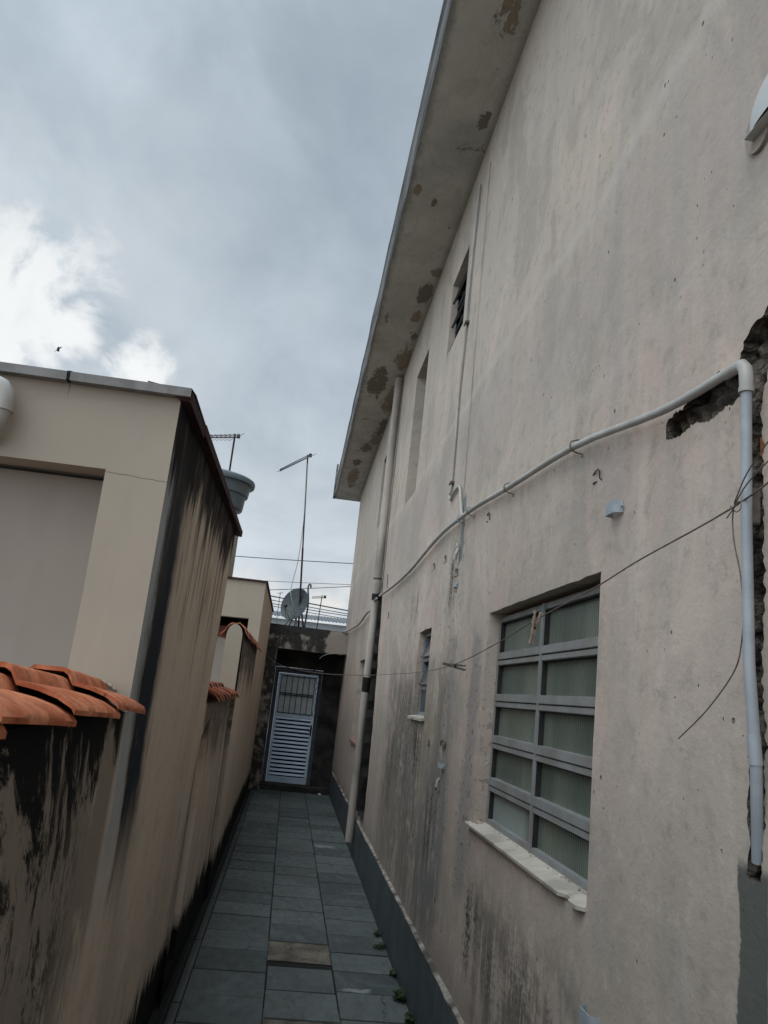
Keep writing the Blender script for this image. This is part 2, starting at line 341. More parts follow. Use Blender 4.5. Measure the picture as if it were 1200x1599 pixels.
def mat_glass():
    m = begin('ribbed_frosted_glass'); x, y, z = pos()
    w = new('ShaderNodeMath', operation='SINE'); put(w.inputs[0], y*330.0); a = noi(vec(x, y, z), 3, 3)
    d = noi(vec(y*2.2, mth('FLOOR', (z-1.285)*4.9)*3.7), 1.2, 3)
    c = mix(sm(d, .35, .65), (.085, .110, .090), (.165, .188, .150))
    c = mix((E(w.outputs[0])*.17+.17)*sm(y, 3.9, 2.9), c, (.050, .062, .050))
    low = box(y, z, 3.55, 4.2, 1.27, 1.47, .06)
    c = mix(low*.7, c, (.30, .36, .34))
    return finish(m, c, .30, E(w.outputs[0]), .5, .0025, spec=.45)
def mat_terra():
    m = begin('weathered_terracotta'); x, y, z = pos(); v = vec(x, y, z)
    a = noi(v, 9, 5, .65, .4); b = noi(v, 34, 5, .7); g_ = noi(v, 150, 3, .6); c0 = noi(vec(x*3, y*1.2, z), 2, 4)
    c = mix(sm(a, .35, .65), (.36, .105, .048), (.56, .215, .11)); c = mix(sm(c0, .5, .65)*.6, c, (.27, .10, .065))
    c = mix(sm(b, .52, .66)*.6, c, (.17, .075, .055)); c = mix(sm(b+a*.3, .52, .38)*.4, c, (.62, .30, .18))
    c = mix(sm(noi(v, 22, 6, .75), .64, .69)*.8, c, (.055, .045, .035)); c = mix(sm(noi(vec(x, y, z+3), 30, 5, .7), .67, .70)*.7, c, (.42, .38, .30))
    c = mix(sm(x+a*.05, -.425, -.445)*0.0, c, (.1, .05, .04))
    return finish(m, c, .92, a*.4+b*.5+g_*.25, .8, .005, spec=.15)
M = dict(
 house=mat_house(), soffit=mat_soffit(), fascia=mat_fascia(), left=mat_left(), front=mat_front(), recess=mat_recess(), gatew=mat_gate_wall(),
 slate=mat_slate(), mortar=mat_mortar(), moss=mat_dark_moss(), plinth=mat_plinth(), glass=mat_glass(),
 pframe=mat_simple('painted_grey_steel_frame', (.200, .208, .205), (.245, .252, .248), 14, .5, .25, .002, dirt=((.16, .14, .12), .5)),
 frame2=mat_simple('blue_grey_steel_frame', (.17, .20, .22), (.22, .25, .27), 10, .5),
 sill=mat_simple('worn_pale_stone_sill', (.39, .355, .30), (.48, .44, .375), 18, .75, .4, .004, dirt=((.22, .2, .17), .6)),
 redsill=mat_simple('red_brown_sill', (.20, .10, .085), (.27, .15, .12), 14, .8),
 pvc=mat_simple('dusty_white_plastic_pipe', (.33, .325, .30), (.42, .41, .38), 9, .42, .15, .002, dirt=((.25, .24, .21), .6), spec=.45),
 pvcg=mat_simple('bluish_grey_plastic_pipe', (.27, .295, .32), (.35, .375, .40), 7, .4, .15, .002, dirt=((.22, .22, .22), .6), spec=.45),
 ppipe=mat_simple('painted_downpipe', (.36, .32, .285), (.44, .40, .355), 8, .65, .4, .004, stretch=(1, 1, .25), dirt=((.13, .12, .105), .75)),
 terra=mat_terra(),
 terra2=mat_simple('dusty_terracotta_tile', (.34, .12, .068), (.50, .21, .13), 14, .88, .6, .006, dirt=((.12, .085, .07), .7)),
 flash=mat_simple('dull_galvanised_flashing', (.17, .165, .16), (.25, .245, .24), 10, .55, .2, .002, metal=.3),
 rust=mat_simple('rust_red_metal', (.022, .011, .011), (.060, .020, .017), 16, .8, .4, .003),
 black=mat_simple('black_rubber', (.012, .012, .012), (.025, .024, .023), 20, .7),
 cable=mat_simple('black_cable_sheath', (.02, .02, .022), (.04, .04, .042), 20, .6),
 wire=mat_simple('corroded_wire', (.085, .065, .052), (.16, .13, .11), 30, .6),
 twine=mat_simple('pale_plastic_line', (.24, .235, .23), (.33, .32, .31), 30, .6),
 wood=mat_simple('weathered_peg_wood', (.24, .17, .13), (.34, .26, .205), 60, .85, .5, .002, stretch=(1, 1, 5)),
 woodg=mat_simple('grey_weathered_wood', (.12, .105, .09), (.19, .165, .14), 60, .85, .5, .002, stretch=(1, 5, 1)),
 tank=mat_simple('grey_blue_tank_plastic', (.095, .12, .13), (.135, .16, .17), 3, .45, .15, .01, dirt=((.11, .12, .125), .6)),
 dish=mat_simple('grey_dish_metal', (.032, .046, .052), (.055, .072, .078), 6, .55, .1, .002, dirt=((.09, .10, .10), .6)),
 galv=mat_simple('galvanised_strip', (.24, .28, .30), (.32, .36, .38), 14, .55, .2, .002, metal=.1),
 door=mat_simple('silver_blue_door_metal', (.46, .58, .70), (.60, .70, .80), 8, .45, .15, .002, metal=.1, stretch=(1, 1, 4)),
 dglass=mat_simple('pale_door_glass', (.40, .45, .46), (.50, .55, .55), 5, .35, .1, .002),
 glassd=mat_simple('dark_window_glass', (.022, .032, .038), (.05, .065, .072), 4, .22, .1, .001, spec=.5),
 navy=mat_simple('dark_navy_steel', (.008, .016, .035), (.015, .028, .055), 5, .6),
 dframe=mat_simple('dull_blue_door_frame', (.05, .062, .078), (.085, .10, .12), 9, .6),
 drk=mat_simple('dark_steel', (.02, .026, .034), (.045, .052, .06), 12, .6),
 corr=mat_simple('grey_fibre_cement', (.10, .11, .118), (.15, .16, .168), 6, .85, .4, .006),
 pale=mat_simple('pale_blue_grey_paint', (.50, .54, .57), (.60, .63, .66), 2, .8, .1, .003),
 lamp=mat_simple('grey_white_plastic', (.40, .42, .41), (.48, .50, .485), 5, .45, .1, .002),
 leaf=mat_simple('weed_leaf', (.012, .028, .009), (.03, .055, .016), 30, .7),
 rubble=mat_simple('broken_masonry', (.055, .046, .038), (.24, .205, .165), 26, .95, 1.0, .03, dirt=((.02, .018, .016), .8)),
 brick=mat_simple('exposed_orange_brick', (.22, .075, .04), (.32, .12, .06), 20, .95, .6, .006),
 interior=mat_simple('unlit_interior', (.03, .03, .03), (.05, .048, .045), 2, .9),
 inred=mat_simple('maroon_panel', (.10, .025, .02), (.14, .04, .03), 5, .8),
 lip=mat_simple('crumbly_plinth_mortar', (.16, .14, .12), (.36, .33, .29), 12, .95, .8, .01, dirt=((.05, .045, .04), .9)),
 porch=mat_simple('near_black_render', (.012, .012, .013), (.055, .05, .046), 3, .95, .6, .01),  # near-black tone for gateway rear wall, step and downpipe slot
 ground=mat_simple('bare_concrete_ground', (.15, .14, .125), (.22, .205, .185), 1.3, .95, .6, .02, dirt=((.1, .095, .08), .5)),
 roofc=mat_simple('far_roof_concrete', (.22, .21, .2), (.3, .29, .27), 2, .9),
)

# ------------------------------------------------------------ mesh helpers
class MB:
    def __init__(s): s.v = []; s.f = []
    def add(s, v, f):
        b = len(s.v); s.v += [tuple(p) for p in v]; s.f += [tuple(i+b for i in q) for q in f]; return s
    def box(s, x0, x1, y0, y1, z0, z1, mt=None, bev=0.0):
        if bev:
            return s.bbox(x0, x1, y0, y1, z0, z1, bev)
        v = [(x, y, z) for z in (z0, z1) for y in (y0, y1) for x in (x0, x1)]
        if mt: v = [tuple(mt @ Vector(p)) for p in v]
        return s.add(v, [(0, 2, 3, 1), (4, 5, 7, 6), (0, 1, 5, 4), (2, 6, 7, 3), (0, 4, 6, 2), (1, 3, 7, 5)])
    def bbox(s, x0, x1, y0, y1, z0, z1, b):
        """box with chamfered edges"""
        import bmesh
        bm = bmesh.new(); bmesh.ops.create_cube(bm, size=1)
        for v in bm.verts: v.co = Vector(((x0+x1)/2+v.co.x*(x1-x0), (y0+y1)/2+v.co.y*(y1-y0), (z0+z1)/2+v.co.z*(z1-z0)))
        bmesh.ops.bevel(bm, geom=bm.edges[:], offset=b, segments=2, affect='EDGES')
        bm.verts.index_update(); s.add([v.co for v in bm.verts], [[v.index for v in f.verts] for f in bm.faces]); bm.free(); return s
    def tube(s, pts, r, n=10, cap=True):
        pts = [Vector(p) for p in pts]; rs = r if isinstance(r, (list, tuple)) else [r]*len(pts)
        b = len(s.v); up = None
        for i, p in enumerate(pts):
            t = (pts[min(i+1, len(pts)-1)]-pts[max(i-1, 0)]).normalized()
            if up is None: up = Vector((0, 0, 1)) if abs(t.z) < .9 else Vector((1, 0, 0))
            a = t.cross(up).normalized(); c = a.cross(t).normalized(); up = c
            for k in range(n):
                q = 2*math.pi*k/n; s.v.append(tuple(p+(a*math.cos(q)+c*math.sin(q))*rs[i]))
        for i in range(len(pts)-1):
            for k in range(n):
                k2 = (k+1) % n; s.f.append((b+i*n+k, b+i*n+k2, b+(i+1)*n+k2, b+(i+1)*n+k))
        if cap:
            s.f.append(tuple(b+k for k in range(n))[::-1]); s.f.append(tuple(b+(len(pts)-1)*n+k for k in range(n)))
        return s
    def lathe(s, prof, c, n=40):
        b = len(s.v)
        for r, z in prof:
            for k in range(n):
                q = 2*math.pi*k/n; s.v.append((c[0]+r*math.cos(q), c[1]+r*math.sin(q), c[2]+z))
        for i in range(len(prof)-1):
            for k in range(n):
                k2 = (k+1) % n; s.f.append((b+i*n+k, b+i*n+k2, b+(i+1)*n+k2, b+(i+1)*n+k))
        s.f.append(tuple(b+k for k in range(n))[::-1]); s.f.append(tuple(b+(len(prof)-1)*n+k for k in range(n)))
        return s
def smooth_path(pts, k=5):
    """Catmull-Rom through the points"""
    P = [Vector(p) for p in pts]; P = [2*P[0]-P[1]]+P+[2*P[-1]-P[-2]]; out = []
    for i in range(1, len(P)-2):
        for j in range(k):
            t = j/k; a, b, c, d = P[i-1], P[i], P[i+1], P[i+2]
            out.append(.5*((2*b)+(c-a)*t+(2*a-5*b+4*c-d)*t*t+(3*b-a-3*c+d)*t**3))
    out.append(P[-2]); return out
BASE = {}
def thing(name, label, cat, loc, group=None):
    o = bpy.data.objects.new(name, None); o.empty_display_size = .1; COL.objects.link(o); o.location = loc
    BASE[o] = Vector(loc); o['label'] = label; o['category'] = cat
    if group: o['group'] = group
    return o
def obj(name, mb, mat, parent=None, label=None, cat=None, group=None, kind=None, smooth=False):
    if parent is not None: base = BASE[parent]
    else:
        xs, ys, zs = zip(*mb.v); base = Vector(((min(xs)+max(xs))/2, (min(ys)+max(ys))/2, min(zs)))
    me = bpy.data.meshes.new(name); me.from_pydata([tuple(Vector(p)-base) for p in mb.v], [], mb.f); me.validate()
    for mm in (mat if isinstance(mat, (list, tuple)) else [mat]): me.materials.append(M[mm])
    if smooth:
        for p in me.polygons: p.use_smooth = True
        if smooth == 1: me.set_sharp_from_angle(angle=R(34))
    o = bpy.data.objects.new(name, me); COL.objects.link(o)
    if smooth == 2:
        for p in me.polygons: p.use_smooth = True
    if parent is not None: o.parent = parent
    else: o.location = base
    BASE[o] = base
    if label: o['label'] = label
    if cat: o['category'] = cat
    if group: o['group'] = group
    if kind: o['kind'] = kind
    return o
def inside(p, poly):
    x, y = p; r = False; j = len(poly)-1
    for i in range(len(poly)):
        a, b = poly[i], poly[j]
        if (a[1] > y) != (b[1] > y) and x < (b[0]-a[0])*(y-a[1])/(b[1]-a[1])+a[0]: r = not r
        j = i
    return r
def rag(poly, step=.06, amp=.004, seed=1, keep=True):
    out = []
    for i in range(len(poly)):
        a, b = Vector(poly[i]), Vector(poly[(i+1) % len(poly)]); L = (b-a).length; n = max(1, int(L/step)); nn = Vector((-(b-a).y, (b-a).x))/max(L, 1e-6)
        for k in range(n):
            p = a.lerp(b, k/n)
            if k: p = p+nn*((noise.noise(Vector((p.x*9, p.y*9, seed)))+(noise.noise(Vector((p.x*45, p.y*45, seed))) if step < .01 else 0))*amp*2+(random.random()-.5)*amp)
            out.append((p.x, p.y))
    return out
def plate(outline, holes, mapf, grid=.15):
    """wall surface with openings; holes = [(poly, depth, back)]; mapf(u, v, d) -> world"""
    mb = MB(); V = []; ED = []
    def ring(poly):
        b = len(V); V.extend(Vector(p) for p in poly); ED.extend((b+i, b+(i+1) % len(poly)) for i in range(len(poly)))
    ring(outline)
    for h in holes: ring(h[0])
    us = [p[0] for p in outline]; vs = [p[1] for p in outline]
    nu = int((max(us)-min(us))/grid); nv = int((max(vs)-min(vs))/grid)
    for i in range(1, nu):
        for j in range(1, nv):
            p = (min(us)+(max(us)-min(us))*i/nu, min(vs)+(max(vs)-min(vs))*j/nv)
            if inside(p, outline) and not any(inside(p, h[0]) for h in holes): V.append(Vector(p))
    r = delaunay_2d_cdt(V, ED, [], 0, 1e-5)
    ov, of = r[0], r[2]
    F2 = []
    for f in of:
        c = sum((ov[i] for i in f), Vector((0, 0)))/len(f)
        if inside(c, outline) and not any(inside(c, h[0]) for h in holes): F2.append(tuple(f))
    mb.add([mapf(p.x, p.y, 0) for p in ov], F2)
    for poly, d, back in holes:
        if back is None: continue
        n = len(poly)
        mb.add([mapf(*p, 0) for p in poly]+[mapf(*p, d) for p in poly], [(i, (i+1) % n, n+(i+1) % n, n+i) for i in range(n)])
        if back: mb.add([mapf(*p, d) for p in poly], [tuple(range(n))])
    return mb
def wob(u, v, a=.004): return a*(noise.noise(Vector((u*.7, v*.7, 1)))*1.3+noise.noise(Vector((u*2.6, v*2.6, 5)))*.5)

# ------------------------------------------------------------ ground and paving
g = MB(); g.add([(-120, -60, -.03), (120, -60, -.03), (120, 300, -.03), (-120, 300, -.03)], [(0, 1, 2, 3)])
obj('ground', g, 'ground', kind='structure')
bed = MB(); bed.add([(-.62, -3, -.012), (1.3, -3, -.012), (1.3, 16.4, -.012), (-.62, 16.4, -.012)], [(0, 1, 2, 3)])
obj('floor_bed', bed, 'moss', kind='structure')
for (a, c) in ((6.165, 6.605), (4.4, 5.30)):
    bq = plate([(.09, a), (.54, a), (.54, c), (.09, c)], [], lambda u, v, d: (u, v, -.008+.006*noise.noise(Vector((u*14, v*14, 3)))+.003*noise.noise(Vector((u*40, v*40, 3)))), .02)
    obj('mortar_patch', bq, 'mortar', kind='structure')
gut = MB(); gut.tube([(-.475, -3, -.012), (-.47, 5, -.012), (-.485, 15.5, -.012)], .022, 8)
obj('gutter', gut, 'moss', kind='structure')
cols = [(-.445, -.395, 1.2), (-.39, .087, .44), (.093, .537, .44), (.543, .985, .44)]
pv = MB(); tones = []
for ci, (x0, x1, L) in enumerate(cols):
    y = -3+[0, .13, .0, .28][ci]
    if ci == 2: y = 6.60-.44*22
    n = 0
    while y < 15.55:
        y1 = min(y+L*(1 if random.random() < .75 else random.choice((.9, 1.0))), 15.6)
        if ci == 2 and 6.0 < (y+y1)/2 < 6.61: y = 6.60; 
        skip = ci == 2 and (abs((y+y1)/2-6.38) < .15 or (4.7 < (y+y1)/2 < 5.2))
        if ci == 2 and abs(y-6.60) < .02: y1 = 7.04
        if not skip:
            gp = .002+random.random()*random.random()*.010; z = random.uniform(-.002, .002); t1 = random.uniform(-.0025, .0025); t2 = random.uniform(-.0025, .0025)
            nf = len(pv.f)
            pv.bbox(x0+gp*.5, x1-gp*.5, y+gp, y1-gp, -.02, 0, .0022)
            nv = len(pv.v); cnt = 24
            tn = random.random()
            for k in range(len(pv.v)-1, -1, -1):
                vx, vy, vz = pv.v[k]
                if not (y-1e-6 <= vy <= y1+1e-6 and x0-1e-6 <= vx <= x1+1e-6): break
                pv.v[k] = (vx, vy, vz+z+t1*(vx-x0)/(x1-x0)+t2*(vy-y)/L)
            tones += [tn]*(len(pv.f)-nf)
        if ci == 2 and y < 6.0 and y1 > 6.0: y1 = 6.175
        y = y1
pav = obj('paving', pv, 'slate', kind='structure')
at = pav.data.attributes.new('tone', 'FLOAT', 'FACE')
for i, t in enumerate(tones[:len(pav.data.polygons)]): at.data[i].value = t

# ------------------------------------------------------------ right: two-storey house
XR = 1.0; HEND = 16.5; EZ = 6.1
def ez(y): return 6.12-max(0, y-4)*.011
house = thing('two_storey_house', 'tall two-storey house with stained pinkish plaster wall along the right of the passage', 'house', (4, 7, 0))
def rect(y0, y1, z0, z1, seed, amp=.004): return rag([(y0, z0), (y1, z0), (y1, z1), (y0, z1)], .07, amp, seed)
H_near = rect(2.60, 4.16, 1.285, 2.345, 1, .0022)
H_small = rect(5.93, 6.52, 1.735, 2.40, 2)
H_far = rect(10.88, 12.14, 1.22, 2.35, 3)
H_u1 = rect(5.76, 6.44, 4.80, 5.50, 4, .002)
H_u2 = rect(7.66, 8.48, 3.90, 5.44, 5, .002)
H_u3 = rect(11.0, 11.7, 4.27, 5.36, 6, .002)
H_chase = rag([(1.642, 1.56), (1.70, 1.56), (1.706, 2.0), (1.700, 2.55), (1.72, 2.645), (1.80, 2.655), (1.88, 2.64), (1.97, 2.66), (2.05, 2.655), (2.13, 2.665),
               (2.125, 2.72), (2.03, 2.725), (1.93, 2.752), (1.85, 2.760), (1.78, 2.752), (1.737, 2.750), (1.718, 2.772), (1.692, 2.805), (1.675, 2.818), (1.63, 2.822), (1.60, 2.835), (1.55, 2.83), (1.57, 2.76), (1.615, 2.70), (1.636, 2.62), (1.640, 2.2), (1.642, 1.8)], .008, .0055, 8)
H_slot = rag([(9.30, .46), (10.30, .48), (10.30, 2.0), (10.2, 3.10), (9.86, 3.14), (9.66, 2.6), (9.46, 1.8), (9.30, 1.0)], .1, .025, 9)
mp = lambda u, v, d: (XR+wob(u, v)+d, u, v)
holes = [(H_near, .10, False), (H_small, .09, False), (H_far, .16, False), (H_u1, .14, False), (H_u2, .16, False), (H_u3, .16, False), (H_chase, .055, None), (H_slot, .09, None)]
w = plate([(-3, 0), (HEND, 0), (HEND, ez(HEND)+.01), (4, 6.13), (-3, 6.13)], holes, mp, .13)
w.add([(XR, HEND, 0), (9, HEND, 0), (9, HEND, 6), (XR, HEND, ez(HEND))], [(0, 1, 2, 3)])
w.add([(9, -3, 0), (9, HEND, 0), (9, HEND, 6), (9, -3, 6)], [(0, 1, 2, 3)])
w.add([(XR, -3, 0), (9, -3, 0), (9, -3, 6), (XR, -3, 6.13)], [(0, 1, 2, 3)])
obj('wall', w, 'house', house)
# inside of the broken plaster
def rubble(poly, d, name, seed, mat='rubble', amp=.02, grid=.02):
    q = plate(poly, [], lambda u, v, dd: (XR+d-amp*abs(noise.noise(Vector((u*22, v*22, seed))))*1.6, u, v), grid)
    n = len(poly); rr = []
    for k in range(4): rr += [(XR+(wob(*p_) if k == 0 else 0)+d*k/3, p_[0]+(noise.noise(Vector((p_[0]*30, p_[1]*30, k)))*.012 if k else 0), p_[1]+(noise.noise(Vector((p_[0]*30, p_[1]*30, k+9)))*.012 if k else 0)) for p_ in poly]
    q.add(rr, [(k*n+i, k*n+(i+1) % n, (k+1)*n+(i+1) % n, (k+1)*n+i) for k in range(3) for i in range(n)])
    return obj(name, q, mat, house)
rubble(H_chase, .055, 'exposed_masonry', 3, amp=.024, grid=.009)
rubble(H_slot, .12, 'exposed_masonry', 5, 'porch', grid=.08)
b = MB(); b.bbox(XR+.030, XR+.07, 1.650, 1.70, 2.49, 2.545, .004); obj('exposed_brick', b, 'brick', house)
# roof slab with soffit and weathered edge
r = MB(); n = 40
for i in range(n):
    a, c = -3+i*(HEND+.55+3)/n, -3+(i+1)*(HEND+.55+3)/n
    X0 = lambda y: .468+wob(y*2, 3, .006)
    r.add([(X0(a), a, ez(a)), (XR+.35, a, ez(a)), (XR+.35, c, ez(c)), (X0(c), c, ez(c))], [(0, 1, 2, 3)])
obj('soffit', r, 'soffit', house)
r = MB(); n = 60
for i in range(n):
    a, c = -3+i*(HEND+.55+3)/n, -3+(i+1)*(HEND+.55+3)/n
    X0 = lambda y: .466+wob(y*2, 3, .006)
    zt = lambda y: ez(y)+.26+wob(y*3, 1, .02)
    P = lambda y: [(X0(y), y, ez(y)), (X0(y)-.012, y, ez(y)+.05), (X0(y)-.004, y, ez(y)+.055), (X0(y)-.016, y, zt(y)-.03), (X0(y)-.03, y, zt(y)), (9.4, y, zt(y)+.4)]
    A, B = P(a), P(c); r.add(A+B, [(k, k+1, 7+k, 6+k) for k in range(5)])
Y1 = HEND+.55
r.add([(.468, Y1, ez(Y1)), (9.4, Y1, ez(Y1)), (9.4, Y1, 6.7), (.44, Y1, ez(Y1)+.26)], [(0, 1, 2, 3)])
r.box(.425, .462, HEND+.30, Y1+.02, ez(Y1)+.0, ez(Y1)+.72)
obj('roof_slab', r, 'fascia', house)
# plinth with mortar lip
p = MB(); n = 60
for i in range(n):
    a, c = -3+i*(HEND-1+3)/n, -3+(i+1)*(HEND-1+3)/n
    P = lambda y: [(.978, y, -.01), (.978, y, .415+wob(y*3, 2, .006)), (1.01, y, .418+wob(y*3, 2, .006))]
    p.add(P(a)+P(c), [(0, 1, 4, 3), (1, 2, 5, 4)])
obj('plinth', p, 'plinth', house)
p = MB()
for i in range(160):
    a = -3+i*18.5/160; c = a+18.5/160
    P = lambda y: [(.9765+wob(y*6, 3, .004), y, .414+wob(y*3, 2, .006)), (.976+wob(y*8, 3, .004), y, .422+wob(y*7, 2, .008)), (1.003, y, .430+wob(y*5, 7, .012)), (1.01, y, .41)]
    p.add(P(a)+P(c), [(0, 1, 5, 4), (1, 2, 6, 5), (2, 3, 7, 6)])
obj('plinth_mortar_lip', p, 'lip', house)

# windows -------------------------------------------------
def bars(mb, xf, dep, items):
    for (y0, y1, z0, z1, dx) in items: mb.bbox(xf-dx, xf+dep, y0, y1, z0, z1, .0025)
# near window: two columns of five ribbed panes
xf = 1.060
wf = MB(); Y0, Y1w, Z0, Z1, YM = 2.603, 4.157, 1.288, 2.325, 3.40
it = [(Y0, Y0+.035, Z0, Z1, 0), (Y1w-.040, Y1w, Z0, Z1, 0), (YM-.018, YM+.004, Z0, Z1, .008), (YM+.004, YM+.034, Z0, Z1, .001), (Y0, Y1w, Z1-.030, Z1, -.003), (Y0, Y1w, Z0, Z0+.034, .003)]
pz = [1.49, 1.695, 1.90, 2.108]
for q in pz:
    for (a, c) in ((Y0+.03, YM-.020), (YM+.006, Y1w-.036)):
        it.append((a, c, q-.006, q+.030, .010)); it.append((a, c, q-.034, q-.010, .006))
bars(wf, xf, .035, it)
wfo = obj('window', wf, 'pframe', house, label='large grey steel window of ten ribbed panes')
zs = [Z0+.03]+[q+.028 for q in pz]; ze = [q-.032 for q in pz]+[Z1-.028]
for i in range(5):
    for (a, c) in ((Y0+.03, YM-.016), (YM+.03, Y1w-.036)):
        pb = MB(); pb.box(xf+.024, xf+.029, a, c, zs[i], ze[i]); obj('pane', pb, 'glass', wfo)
        gk = MB(); gk.box(xf+.001, xf+.024, c-.006, c+.001, zs[i], ze[i]); gk.box(xf+.001, xf+.0239, a, c-.006, ze[i]-.006, ze[i]+.001); obj('gasket_shadow', gk, 'black', wfo)  # black rubber strip, far side and top only, also painting the rebate's shadow
def sill(name, y0, y1, zt, out, th, mat, chips=()):
    mb = MB(); n = max(6, int((y1-y0)/.025)); vs = []
    for i in range(n+1):
        y = y0+(y1-y0)*i/n; o = out+noise.noise(Vector((y*14, 2, zt)))*.003
        for (ca, cb, cd) in chips:
            if ca < y < cb: o -= cd*math.sin(math.pi*(y-ca)/(cb-ca))**.5
        vs += [(XR-o, y, zt-.014), (XR+.06, y, zt+.004), (XR+.06, y, zt+.004-th), (XR-o+.002, y, zt-.014-th)]
    f = []
    for i in range(n): b0 = i*4; f += [(b0+k, b0+(k+1) % 4, b0+4+(k+1) % 4, b0+4+k) for k in range(4)]
    f += [(0, 1, 2, 3), (n*4+3, n*4+2, n*4+1, n*4)]
    mb.add(vs, f); return obj(name, mb, mat, house)
sill('sill', 2.60, 4.24, 1.296, .028, .012, 'sill', ((2.70, 2.79, .026), (2.56, 2.62, .02)))
deb = MB()
for i in range(46):
    y = random.uniform(2.64, 4.1) if i % 3 else random.uniform(2.64, 3.1); s = random.uniform(.0015, .0035); x = random.uniform(1.040, 1.056); z = 1.2935+(x-1)*.1
    deb.box(x-s, x+s, y-s*1.4, y+s*1.4, z, z+s*1.3, None)
for k in range(8):
    y = 4.155+random.uniform(-.02, .03); deb.bbox(1.01, 1.035, y-.012, y+.012, 1.283, 1.296+random.random()*.01, .003)
obj('crumbled_mortar', deb, 'sill', house, kind='stuff')
# small window with tilting panes
def small_window(y0, y1, z0, z1, xf, rows, tilts, mat, dark, lab):
    mb = MB(); it = [(y0, y0+.03, z0, z1, 0), (y1-.03, y1, z0, z1, 0), (y0, y1, z1-.03, z1, -.002), (y0, y1, z0, z0+.03, .002)]
    hs = (z1-z0)/rows
    for i in range(1, rows): it.append((y0+.02, y1-.02, z0+hs*i-.016, z0+hs*i+.016, .004))
    bars(mb, xf, .03, it); wo = obj('window', mb, mat, house, label=lab)
    for i in range(rows):
        t = tilts[i]; h = hs-.03; zc = z0+hs*(i+.5)
        mt = Matrix.Translation((xf+.012, 0, zc)) @ Matrix.Rotation(R(t), 4, 'Y')
        pb = MB(); pb.box(-.003, .003, y0+.03, y1-.03, -h/2, h/2, mt)
        for zz_ in (-h/2, h/2-.012): pb.box(-.009, .009, y0+.028, y1-.028, zz_, zz_+.012, mt)
        obj('pane', pb, 'glassd', wo)
    bk = MB(); bk.box(xf+.10, xf+.11, y0-.3, y1+.3, z0-.3, z1+.3); obj('dark_interior', bk, dark, house)
    return wo
small_window(5.935, 6.515, 1.745, 2.395, 1.048, 3, (0, 18, 18), 'frame2', 'interior', 'small blue-grey steel window with upper panes tilted open')
sill('sill', 5.90, 6.56, 1.748, .028, .02, 'sill')
small_window(10.9, 12.12, 1.24, 2.34, 1.13, 3, (0, 0, 0), 'frame2', 'interior', 'ground-floor window half hidden by the downpipe')
sill('sill', 10.84, 12.18, 1.235, .032, .035, 'redsill')
small_window(5.77, 6.43, 4.81, 5.49, 1.055, 3, (30, 30, 34), 'drk', 'interior', 'upper window with dark panes tilted open')
small_window(7.67, 8.47, 3.91, 5.43, 1.13, 4, (0, 0, 0, 0), 'frame2', 'interior', 'tall deep-set upper window')
small_window(11.01, 11.69, 4.28, 5.35, 1.13, 3, (0, 0, 0), 'frame2', 'interior', 'farthest upper window behind the downpipe')

# ------------------------------------------------------------ pipes and fittings on the house wall
dp = thing('downpipe', 'thick painted downpipe running from the eave to the slate plinth', 'drainpipe', (.93, 9.96, .15))
a = MB(); a.tube([(.94, 9.96, 6.02), (.935, 9.97, 5.0), (.932, 9.95, 4.0), (.93, 9.92, 3.22)], .052, 16); obj('pipe_section', a, 'ppipe', dp, smooth=1)
a = MB(); a.tube([(.93, 9.92, 3.13), (.93, 9.93, 2.4), (.93, 9.98, 1.9), (.93, 10.0, 1.2), (.922, 9.98, .17)], .047, 16); obj('pipe_section', a, 'ppipe', dp, smooth=1)
a = MB(); a.tube([(.93, 9.92, 3.245), (.93, 9.92, 3.19), (.93, 9.92, 3.10)], [.060, .058, .050], 16); obj('collar', a, 'ppipe', dp, smooth=1)
a = MB(); a.tube([(.93, 9.92, 3.10), (.93, 9.92, 3.02)], .051, 16); obj('tar_joint', a, 'moss', dp); a = MB(); a.tube([(.93, 9.95, 2.08), (.93, 9.96, 2.03), (.93, 9.97, 1.98), (.93, 9.98, 1.90)], [.0475, .051, .049, .0472], 16); obj('tar_joint', a, 'moss', dp)
a = MB(); a.tube([(.93, 9.92, 3.30), (.93, 9.92, 3.285)], .0555, 16); obj('strap', a, 'drk', dp)

cp = thing('wall_pipe', 'long white plastic pipe sagging across the wall above the large window', 'pipe', (.955, 1.63, 2.69))
pp = [(.955, 1.655, 2.697), (.958, 2.071, 2.727+.005), (.962, 2.828, 2.858), (.964, 3.813, 2.943), (.964, 4.5, 3.008), (.964, 4.971, 3.037), (.964, 5.5, 3.060), (.964, 5.964, 3.058), (.964, 6.6, 3.033), (.964, 7.273, 3.009), (.960, 8.4, 3.015), (.935, 9.5, 3.03)]
a = MB(); a.tube(smooth_path(pp, 4), [.0122+.0022*min(1, i/16) for i in range((len(pp)-1)*4+1)], 14); obj('pipe', a, 'pvc', cp, smooth=1)
a = MB(); a.tube([(.955, 1.72, 2.70), (.955, 1.672, 2.6975), (.955, 1.645, 2.692), (.955, 1.632, 2.678), (.955, 1.628, 2.655), (.955, 1.628, 2.625)], [.0145, .0150, .0158, .016, .016, .0155], 16)
a.tube([(.955, 1.628, 2.630), (.955, 1.628, 2.618)], .0172, 16); obj('elbow', a, 'pvc', cp, smooth=1)
a = MB(); a.tube([(.955, 1.628, 2.64), (.957, 1.630, 2.3), (.962, 1.628, 2.0), (.974, 1.623, 1.80), (.988, 1.643, 1.70), (1.004, 1.667, 1.60)], [.0122]*6, 14)
obj('drop_pipe', a, 'pvcg', cp, smooth=1)
a = MB(); a.tube([(.970, 1.6250, 1.855), (.9745, 1.624, 1.795)], .0138, 14); obj('coupling', a, 'pvcg', cp, smooth=1)
